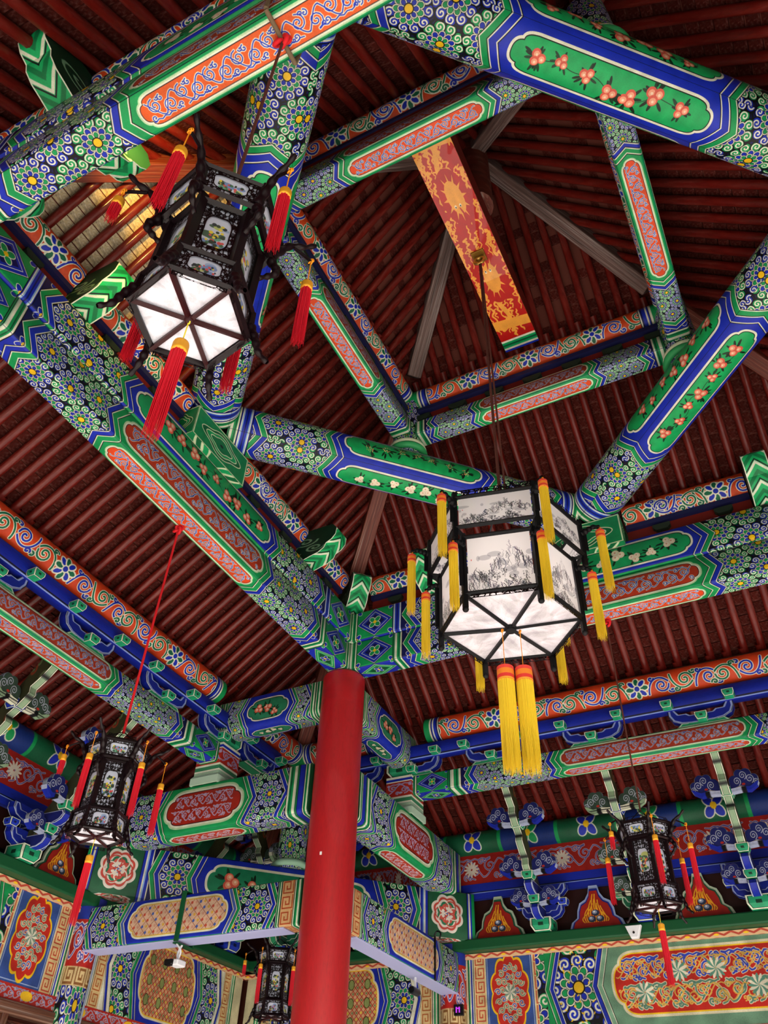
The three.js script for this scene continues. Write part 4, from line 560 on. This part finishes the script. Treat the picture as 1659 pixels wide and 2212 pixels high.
// flat pane between two rings (vertex k to k+1), inset from the posts
function pane(r0, y0, r1, y1, k, ins = .008, back = 0) {
  const a = hexv(r0, k, y0), b = hexv(r0, k + 1, y0), c = hexv(r1, k + 1, y1), d = hexv(r1, k, y1), G = new Geo(), L = (p, q, t) => p.clone().lerp(q, t), w0 = ins / a.distanceTo(b), n = V(Math.cos((k + .5) * PI / 3), 0, Math.sin((k + .5) * PI / 3)).multiplyScalar(back);
  const [A, B, C, D] = [L(a, b, w0), L(b, a, w0), L(c, d, w0), L(d, c, w0)].map((p) => p.sub(n).toArray()); G.quad(A, B, C, D, [1, 0], [0, 0], [0, 1], [1, 1]); return G.done();
}
const glass = (c, tr = .45, o = {}) => new THREE.MeshPhysicalMaterial({ map: c.isTexture ? c : texOf(c), roughness: .9, transmission: tr, thickness: 0, side: THREE.DoubleSide, clearcoat: .5, clearcoatRoughness: .1, ...o });
const milk = noiseTex(256, 256, '#eef0ff', .05, 60);
const scenePaint = (w, h) => canvas(w, h, (g) => { g.fillStyle = '#bcc3d6'; g.fillRect(0, 0, w, h); const hill = (x, y, r, c) => { g.fillStyle = c; g.beginPath(); g.ellipse(x, y, r, r * .55, 0, 0, 7); g.fill(); };
  for (let i = 0; i < 10; i++) hill(w * (.3 + .4 * rnd()), h * (.35 + .4 * rnd()), Math.min(w, h) * (.08 + .16 * rnd()), ['#6f87b8', '#5d9a80', '#3e5a48', '#8fa3c4', '#a8b46a'][rnd() * 5 | 0]);
  for (let i = 0; i < 26; i++) { g.fillStyle = ['#2a3a2c', '#3a6a48', '#c44a4a', '#d8c23a', '#1f2a30'][rnd() * 5 | 0]; g.beginPath(); g.arc(w * (.28 + .44 * rnd()), h * (.35 + .4 * rnd()), Math.min(w, h) * .035 * (1 + rnd()), 0, 7); g.fill(); } });
const fretAlpha = (w, h, rx, ry) => canvas(w, h, (g) => { g.fillStyle = '#000'; g.fillRect(0, 0, w, h); g.strokeStyle = '#fff'; g.lineWidth = 5; const s = 22; for (let y = 0; y < h + s; y += s) for (let x = 0; x < w + s; x += s) { const p = () => [x + (rnd() - .5) * s * .8, y + (rnd() - .5) * s * .8]; const q = p(); for (const [a, b] of [[x + s, y + (rnd() - .5) * 12], [x + (rnd() - .5) * 12, y + s]]) { poly(g, [q, [a, b]]); g.stroke(); } g.beginPath(); g.arc(...q, s * .33, 0, 7); g.stroke(); }
  g.globalCompositeOperation = 'source-over'; g.fillStyle = '#000'; const pth = (k) => { g.beginPath(); for (let i = 0; i <= 72; i++) { const a = i / 72 * 2 * PI, q = k * (1 + .09 * Math.cos(4 * a + PI)); g.lineTo(w / 2 + w * rx * q * Math.cos(a), h / 2 + h * ry * q * Math.sin(a)); } g.closePath(); }; pth(1); g.fill(); g.lineWidth = 6; g.stroke(); g.lineWidth = 12; g.strokeRect(0, 0, w, h); });
const fret = (c) => { const t = texOf(c); t.colorSpace = ''; return new THREE.MeshPhysicalMaterial({ color: '#0e0608', specularIntensity: .4, alphaMap: t, alphaTest: .5, roughness: .35, side: THREE.DoubleSide }); };
const fretWide = [0, 1].map(() => fret(fretAlpha(256, 128, .34, .36))), fretTall = [0, 1].map(() => fret(fretAlpha(160, 320, .38, .3)));
const wideGlass = [0, 1, 2].map(() => glass(scenePaint(128, 64), .12)), tallGlass = [0, 1, 2].map(() => glass(scenePaint(96, 192), .12)), milkG = glass(milk, .12);
// hanging fringe of threads
function fringe(L, r, n, ragged) { const gs = []; for (let i = 0; i < n; i++) { const a = i * 2.39996, q = r * Math.sqrt((i + .5) / n), l = L * (1 - ragged * rnd()), fl = 1 + .1 * rnd(); const g = new THREE.CylinderGeometry(r * .11 + .0004, .0006, l, 4, 1, true); g.translate(0, -l / 2, 0); const p = g.attributes.position; for (let j = 0; j < p.count; j++) { const t = -p.getY(j) / L; p.setX(j, p.getX(j) + q * Math.cos(a) * (.92 + .12 * t * fl)); p.setZ(j, p.getZ(j) + q * Math.sin(a) * (.92 + .12 * t * fl)); } gs.push(g); } const m = mergeGeometries(gs); m.computeVertexNormals(); return m; }
const silk = (c) => new THREE.MeshPhysicalMaterial({ color: c, roughness: .6, sheen: .5, sheenColor: new THREE.Color(c), sheenRoughness: .4 });
const redSilk = silk('#d8122c'), yelSilk = silk('#f4d22e'), goldBand = plain('#e8a52c', { metalness: .25, roughness: .4 }), orangeCord = plain('#f0981e'), pinkCap = new THREE.MeshPhysicalMaterial({ map: texOf(canvas(8, 64, (g) => { ['#e8443c', '#e8443c', '#f08a2a', '#f08a2a', '#f08a2a', '#e03a34', '#e03a34', '#f0a83a'].forEach((c, i) => { g.fillStyle = c; g.fillRect(0, i * 8, 8, 8); }); })), roughness: .5 }), yelCord = plain('#e8d83a');
const capGeo = (r, h) => new THREE.LatheGeometry([[0, 0], [r * .5, 0], [r * .95, -h * .15], [r, -h * .3], [r * .93, -h * .4], [r, -h * .5], [r * .93, -h * .62], [r, -h * .72], [r * .96, -h], [0, -h]].reverse().map((p) => new THREE.Vector2(...p)), 18);
function tassel(parent, x, y, z, o) { // fringe is the part; cord and cap its sub-parts
  const f = part(parent, 'tassel', o.fr, o.silk); f.position.set(x, y - o.cord - o.cap, z);
  part(f, 'cap', o.capG, o.capM).position.y = o.cap; part(f, 'cord', new THREE.CylinderGeometry(.0022, .0022, o.cord, 6).translate(0, o.cap + o.cord / 2, 0), o.cordM); part(f, 'knot', new THREE.TorusKnotGeometry(.007, .0028, 40, 5).translate(0, o.cap + o.cord, 0), o.cordM); return f;
}
const armT = { fr: fringe(.29, .019, 70, .12), silk: redSilk, cord: .13, cap: .045, capG: capGeo(.02, .045), capM: goldBand, cordM: orangeCord }, midT = { fr: fringe(.34, .022, 80, .1), silk: redSilk, cord: .1, cap: .05, capG: capGeo(.023, .05), capM: goldBand, cordM: yelCord };
const shortT = { fr: fringe(.09, .017, 50, .3), silk: redSilk, cord: .12, cap: .045, capG: capGeo(.018, .045), capM: goldBand, cordM: orangeCord };
const scrollRod = (pts, r) => { const c = new THREE.CatmullRomCurve3(pts), n = 26, g = new THREE.TubeGeometry(c, n, r, 7, false), p = g.attributes.position; for (let i = 0; i <= n; i++) { const k = 1.35 - .75 * i / n + .16 * Math.sin(i * 1.1), o = c.getPointAt(i / n); for (let j = 0; j <= 7; j++) { const q = i * 8 + j; p.setXYZ(q, o.x + (p.getX(q) - o.x) * k, o.y + (p.getY(q) - o.y) * k, o.z + (p.getZ(q) - o.z) * k); } } g.computeVertexNormals(); return g; };
function palaceLantern(cordL, tasselKinds) {
  const L = thing('palace_lantern', '', 'lantern', 'dark wooden palace lanterns'), R0 = .168, R1 = .143, R2 = .178, R3 = .196, W = darkWood;
  for (let k = 0; k < 6; k++) {
    const bp_ = new Geo(), a = hexv(R0 - .012, k, .004), b = hexv(R0 - .012, k + 1, .004); bp_.tri([0, .004, 0], b.toArray(), a.toArray(), [.5, .5], [.9, .9], [.1, .9]); part(L, 'bottom_pane', bp_.done(), milkG, 'milky white bottom pane');
    part(L, 'spoke', bar(V(0, -.003, 0), hexv(R0, k, -.003), .013, .012), redWood); part(L, 'rail', bar(hexv(R0, k, 0), hexv(R0, k + 1, 0), .016, .016), W); part(L, 'rail', bar(hexv(R0 - .004, k, .122), hexv(R0 - .004, k + 1, .122), .015, .015), W);
    part(L, 'corner_post', bar(hexv(R0, k, -.005), hexv(R0 - .004, k, .128), .018), W);
    part(L, 'lower_pane', pane(R0 - .006, .006, R0 - .01, .116, k), wideGlass[k % 3]); part(L, 'fretwork', pane(R0, .006, R0 - .004, .116, k), fretWide[k % 2]);
    part(L, 'skirt', pane(R0, -.03, R0, 0, k), fretWide[k % 2]);
    part(L, 'body_post', bar(hexv(R1, k, .12), hexv(R1, k, .45), .026), W); part(L, 'body_pane', pane(R1 - .008, .13, R1 - .008, .43, k), tallGlass[k % 3], 'painted glass pane'); part(L, 'fretwork', pane(R1 - .002, .13, R1 - .002, .43, k, .014), fretTall[k % 2]);
    part(L, 'rail', bar(hexv(R1, k, .132), hexv(R1, k + 1, .132), .016), W); part(L, 'rail', bar(hexv(R1, k, .43), hexv(R1, k + 1, .43), .018), W);
    part(L, 'strut', bar(hexv(R1, k, .44), hexv(R2, k, .44), .013), W);
    part(L, 'rail', bar(hexv(R2, k, .44), hexv(R2, k + 1, .44), .016), W); part(L, 'rail', bar(hexv(R3, k, .548), hexv(R3, k + 1, .548), .018), W); part(L, 'crown_post', bar(hexv(R2, k, .43), hexv(R3, k, .556), .022), W);
    part(L, 'crown_pane', pane(R2 - .004, .446, R3 - .004, .54, k), wideGlass[(k + 1) % 3], 'painted crown pane'); part(L, 'fretwork', pane(R2 + .003, .446, R3 + .003, .54, k), fretWide[k % 2]); part(L, 'crest', pane(R3, .55, R3 - .01, .585, k), fretWide[k % 2]);
    const dirv = hexv(1, k, 0), at = (r, y) => dirv.clone().multiplyScalar(r).setY(y);
    part(L, 'carved_arm', scrollRod([at(R2, .45), at(R3 + .01, .51), at(.235, .56), at(.28, .585), at(.318, .62)], .013), W, 'carved upswept arm');
    part(L, 'carved_arm', tube([at(.25, .555), at(.29, .53), at(.312, .512)], .006, 10, 5), W); part(L, 'carved_bracket', scrollRod([at(R2 + .004, .43), at(R2 + .03, .38), at(R1 + .04, .34), at(R1 + .01, .31)], .012), W);
    part(L, 'foot', scrollRod([at(R0, .06), at(R0 + .025, .0), at(R0 + .04, -.045), at(R0 + .07, -.075)], .012), W, 'carved curling foot');
    if (tasselKinds[k]) { const p = at(.312, .515); tassel(L, p.x, p.y, p.z, tasselKinds[k]); }
  }
  part(L, 'hub', new THREE.SphereGeometry(.016, 12, 8).translate(0, -.004, 0), redWood);
  tassel(L, 0, -.008, 0, midT);
  part(L, 'yoke', mergeGeometries([0, 2, 4].map((k) => bar(hexv(R3, k, .55), V(0, .68, 0), .005))), darkWood);
  return L;
}
const A6 = [armT, armT, armT, armT, armT, { ...shortT, cord: .05 }];
function place(L, x, y, z, rot, top, cordMat, r = .007) { put(L, x, y, z, -rad(rot)); part(L, 'hanging_cord', new THREE.CylinderGeometry(r, r, top - y - .67, 8).translate(0, .67 + (top - y - .67) / 2, 0), cordMat); }
const cordBrown = plain('#5a3028', { roughness: .8 }), cordRed = plain('#d01a24', { roughness: .7 });
const l1 = palaceLantern(0, A6), l3 = copyOf(l1, ''), l4 = copyOf(l1, ''), l5 = copyOf(l1, '');
l1.userData.label = 'dark palace lantern nearest the viewer at top left, milky white bottom seen from below'; l3.userData.label = 'dark palace lantern on a bright red cord at lower left'; l4.userData.label = 'dark palace lantern with red tassels at lower right'; l5.userData.label = 'dim dark lantern hanging behind the red column';
place(l1, -2.584, 3.517, -5.254, 11, 5.8, cordBrown); place(l3, .08, 3.335, -2.605, 13, 5.8, cordRed, .009); place(l4, -2.66, 3.39, .06, 8, 5.8, cordBrown); place(l5, 1.27, 3.12, 1.23, 25, 4.0, cordBrown);
for (const [x, z, m] of [[.08, -2.605, cordRed], [-2.66, .06, cordRed], [-2.58, -5.254, cordRed]]) { const k = put(solid('rope_knot', new THREE.TorusKnotGeometry(.028, .012, 60, 6), m, x > 0 ? 'red rope knot under the left girder' : z > -1 ? 'red rope knot under the rear girder' : 'red rope knot under the front girder', 'knot'), x, 5.775, z); }
// white lantern with ink landscapes
const ink = (w, h, s) => { reseed(s); return canvas(w, h, (g) => { g.fillStyle = '#d9d8da'; g.fillRect(0, 0, w, h);
  const ridge = (x0, x1, yb, amp, dark) => { for (let p = 0; p < 60; p++) { g.strokeStyle = `rgba(${20 + rnd() * 30},${20 + rnd() * 30},${30 + rnd() * 30},${dark * (.25 + .6 * rnd())})`; g.lineWidth = 1 + rnd() * 4.5; g.beginPath(); const xs = x0 + rnd() * (x1 - x0); let y = yb - amp * (1 - Math.abs((xs - (x0 + x1) / 2) / (x1 - x0) * 1.7)) * (.4 + .6 * rnd()), x = xs; g.moveTo(x, y); for (let j = 0; j < 9; j++) { x += (rnd() - .45) * w * .045; y += rnd() * amp * .085; g.lineTo(x, y); } g.stroke(); } };
  g.fillStyle = 'rgba(90,92,105,.3)'; for (let i = 0; i < 16; i++) { g.beginPath(); g.ellipse(w * rnd(), h * (.3 + .6 * rnd()), w * .12 * rnd(), h * .05, 0, 0, 7); g.fill(); }
  ridge(w * .35, w * 1.0, h * .62, h * .5, .8); ridge(-w * .1, w * .4, h * .98, h * .45, 1); ridge(w * .4, w * .95, h, h * .25, 1);
  for (let t = 0; t < 7; t++) { const x = w * (.1 + .8 * rnd()), y = h * (.75 + .2 * rnd()); for (let i = 0; i < 34; i++) { g.fillStyle = `rgba(12,14,18,${.4 + .5 * rnd()})`; g.beginPath(); g.ellipse(x + (rnd() - .5) * w * .09, y - rnd() * h * .14, 2 + 3 * rnd(), 1 + 1.4 * rnd(), rnd() * 3, 0, 7); g.fill(); } g.strokeStyle = '#14161a'; g.lineWidth = 2; poly(g, [[x, y + h * .03], [x + 2, y - h * .1]]); g.stroke(); }
  g.fillStyle = '#c44a4a'; g.fillRect(w * .05, h * .42, w * .012, h * .03); }); };
const inkLow = [1, 2, 3].map((s) => glass(ink(384, 384, 900 + s), .35)), inkUp = [1, 2, 3].map((s) => glass(ink(448, 224, 930 + s), .35)), fretBlack = fret(fretAlpha(256, 48, .0, .0)); reseed(950);
const milk2 = glass(noiseTex(256, 256, '#f2ecf6', .06, 60), .5);
const yT = { fr: fringe(.4, .026, 110, .14), silk: yelSilk, cord: .02, cap: .055, capG: new THREE.CylinderGeometry(.027, .028, .055, 18).translate(0, -.0275, 0), capM: pinkCap, cordM: orangeCord }, yBig = { fr: fringe(.52, .046, 260, .14), silk: yelSilk, cord: .24, cap: .085, capG: new THREE.CylinderGeometry(.046, .047, .085, 24).translate(0, -.0425, 0), capM: pinkCap, cordM: orangeCord };
{
  const L = tag(thing('ink_lantern', '', 'lantern'), 'large white hexagonal lantern with ink landscapes and yellow tassels', 'lantern'), W = blackWood, R = .4, U = .465;
  for (let k = 0; k < 6; k++) {
    const G = new Geo(); G.tri([0, -.01, 0], hexv(R - .012, k + 1, .005).toArray(), hexv(R - .012, k, .005).toArray(), [.5, .5], [.95, .95], [.05, .95]); part(L, 'bottom_pane', G.done(), milk2, 'glowing white bottom pane');
    part(L, 'spoke', bar(V(0, -.018, 0), hexv(R, k, -.004), .02, .016), W); part(L, 'rail', bar(hexv(R, k, .005), hexv(R, k + 1, .005), .02), W); part(L, 'corner_post', bar(hexv(R, k, -.09), hexv(R, k, .43), .026), W); part(L, 'foot_tip', new THREE.SphereGeometry(.018, 10, 8).translate(...hexv(R, k, -.095).toArray()), W);
    part(L, 'ink_pane', pane(R - .004, .02, R - .004, .4, k, .02), inkLow[k % 3], 'ink landscape pane'); part(L, 'rail', bar(hexv(R, k, .405), hexv(R, k + 1, .405), .02), W); part(L, 'fretwork', pane(R + .004, -.03, R + .004, .0, k), fretBlack);
    part(L, 'strut', bar(hexv(R, k, .42), hexv(U, k, .44), .018), W); part(L, 'rail', bar(hexv(U, k, .44), hexv(U, k + 1, .44), .02), W); part(L, 'rail', bar(hexv(U, k, .67), hexv(U, k + 1, .67), .02), W); part(L, 'crown_post', bar(hexv(U, k, .36), hexv(U, k, .71), .026), W);
    part(L, 'crown_pane', pane(U - .004, .45, U - .004, .66, k, .02), inkUp[k % 3], 'ink landscape crown pane'); part(L, 'crest', pane(U, .675, U, .725, k), fretBlack);
    const dv = hexv(1, k, 0), at = (r, y) => dv.clone().multiplyScalar(r).setY(y); part(L, 'carved_arm', scrollRod([at(U, .6), at(U + .05, .63), at(U + .08, .645), at(.585, .64)], .017), W); part(L, 'carved_arm', scrollRod([at(R, .34), at(R + .04, .35), at(.47, .335), at(.495, .32)], .015), W);
    part(L, 'fringe_board', bar(at(R + .02, .05), at(R + .02, .33), .006, .03), W); part(L, 'fringe_board', bar(at(U + .02, .47), at(U + .02, .62), .006, .03), W);
    tassel(L, ...at(.58, .625).toArray(), yT); tassel(L, ...at(.49, .315).toArray(), yT);
  }
  part(L, 'hub', new THREE.CylinderGeometry(.035, .03, .03, 14).translate(0, -.02, 0), W);
  for (const s of [-1, 1]) tassel(L, s * -.0121, -.035, s * .0485, yBig);
  part(L, 'yoke', mergeGeometries([0, 2, 4].map((k) => bar(hexv(U, k, .67), V(0, 1.0, 0), .01))), W);
  put(L, -2.568, 4.2, -2.468, -rad(47.3));
  for (const [dx, dz] of [[0, 0], [.045, .03], [-.03, .03]]) part(L, 'hanging_cord', bar(V(dx, .95, dz), V(dx * .3, 3.86, dz * .3), .008, .008, 6), cordBrown);
}
// bulb inside the lit white lantern
for (const [L, y, I] of [[scene.getObjectByName('ink_lantern'), .3, .7]]) {
  const b = part(L, 'bulb', new THREE.SphereGeometry(.035, 16, 12).translate(0, y, 0), new THREE.MeshStandardMaterial({ color: '#fff0d0', emissive: '#fff0e0', emissiveIntensity: 3 }));
  const p = new THREE.PointLight('#fff0e6', I); p.position.set(0, y, 0); p.castShadow = true; p.name = 'bulb_light'; p.shadow.radius = 1.5; L.add(p);
}
// added flood lamp, out of sight on the front girder, to brighten the bare tiles of the left slope
{
  const f = put(thing('added_flood_lamp', 'small added flood lamp, unseen, on top of the front girder behind the dark lantern', 'lamp'), -1.5, 6.53, -5.13), tgt = V(-.45, 7.25, -4.5);
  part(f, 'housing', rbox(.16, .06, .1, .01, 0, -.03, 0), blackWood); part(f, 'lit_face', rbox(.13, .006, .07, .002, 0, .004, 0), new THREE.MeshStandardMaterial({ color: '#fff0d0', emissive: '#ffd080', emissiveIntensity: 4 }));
  const s = new THREE.SpotLight('#ffcc66', 22, 0, rad(42), .6); s.position.set(0, .03, 0); s.shadow.radius = 3; s.castShadow = true; s.name = 'added_flood_light'; s.target.position.copy(tgt).sub(f.position); f.add(s, s.target);
}
// ---------- small fittings ----------
put(solid('rope_sling', mergeGeometries([bar(V(0, 0, -.13), V(0, .68, -.155), .012, .012, 6), bar(V(0, 0, .13), V(0, .68, .155), .012, .012, 6), bar(V(0, -.012, -.13), V(0, -.012, .13), .012, .012, 6)]), plain('#6a5a44', { roughness: .9 }), 'brown rope sling round the front girder above the dark lantern', 'rope'), -2.58, 5.795, -5.27);
{
  const g = plain('#0c4a2a', { roughness: .4 }), gr = put(thing('strap_clamp', 'dark green strap clamped round the low tie beam left of the column', 'clamp'), 1.45, 3.48, 0);
  part(gr, 'strap', rbox(.05, .42, .012, .004, 0, .2, -.11), g); part(gr, 'strap', rbox(.05, .012, .24, .004, 0, -.022, 0), g); part(gr, 'strap', rbox(.05, .42, .012, .004, 0, .2, .11), g); part(gr, 'strap', rbox(.05, .012, .24, .004, 0, .4, 0), g);
  const c = put(thing('security_camera', 'small white and black security camera hung under the low tie beam', 'camera'), 1.43, 3.455, -.06), w = plain('#dfe3ea'), k = plain('#0c0c10', { roughness: .25 });
  part(c, 'bracket', tube([V(0, 0, .02), V(.03, -.06, .02), V(.01, -.13, .01)], .01, 14, 7), w); part(c, 'bracket', tube([V(.02, 0, -.03), V(-.03, -.06, -.02), V(-.01, -.13, -.01)], .008, 14, 7), w); part(c, 'housing', rbox(.1, .05, .12, .012, 0, -.15, 0), w); part(c, 'lens_block', rbox(.09, .05, .06, .014, .04, -.15, -.05), k);
  const s = put(thing('alarm_sensor', 'white wedge-shaped alarm sensor on the green cornice', 'sensor'), -1.98, 3.88, 2.5, PI); part(s, 'housing', ext(new THREE.Shape([[-.07, .05], [.07, .05], [.03, -.05], [-.03, -.05]].map((p) => new THREE.Vector2(...p))), .05, .006), w); part(s, 'lens', new THREE.SphereGeometry(.012, 10, 8).translate(0, -.01, .055), k);
  const d = put(thing('security_camera', 'small dark camera under the low tie beam right of the column', 'camera'), .02, 3.36, 1.75); part(d, 'housing', new THREE.CylinderGeometry(.035, .035, .13, 16).rotateX(PI / 2), plain('#23262e', { roughness: .3 })); part(d, 'lens', new THREE.CylinderGeometry(.026, .026, .01, 16).rotateX(PI / 2).translate(0, 0, -.068), k); part(d, 'mount', bar(V(0, .03, .02), V(0, .13, .02), .016), plain('#c8ccd4'));
  const b = put(thing('display_box', 'small black box with a violet lit sign on the wall post', 'box'), -.12, 3.33, 2.5, PI); part(b, 'case', rbox(.1, .1, .04, .006), k); const em = new THREE.MeshStandardMaterial({ color: '#201028', emissive: '#b030d0', emissiveIntensity: 1.2 }); part(b, 'lit_sign', mergeGeometries([box(.012, .05, .004, -.02, 0, .022), box(.012, .05, .004, .012, 0, .022), box(.04, .01, .004, 0, .012, .022)]), em);
  const rp = put(thing('strap_clamp', 'dark strap and hanging hook on the low tie beam right of the column', 'clamp'), 0, 3.48, 1.95, PI / 2); part(rp, 'strap', rbox(.03, .4, .01, .004, 0, .2, -.108), k); part(rp, 'hook', tube([V(0, .4, -.1), V(0, .44, -.13), V(0, .42, -.17), V(0, .37, -.16)], .008, 14, 6), k);
}
scene.traverse((o) => { if (o.isMesh) { o.castShadow = true; o.receiveShadow = true; } });
renderer.render(scene, camera);
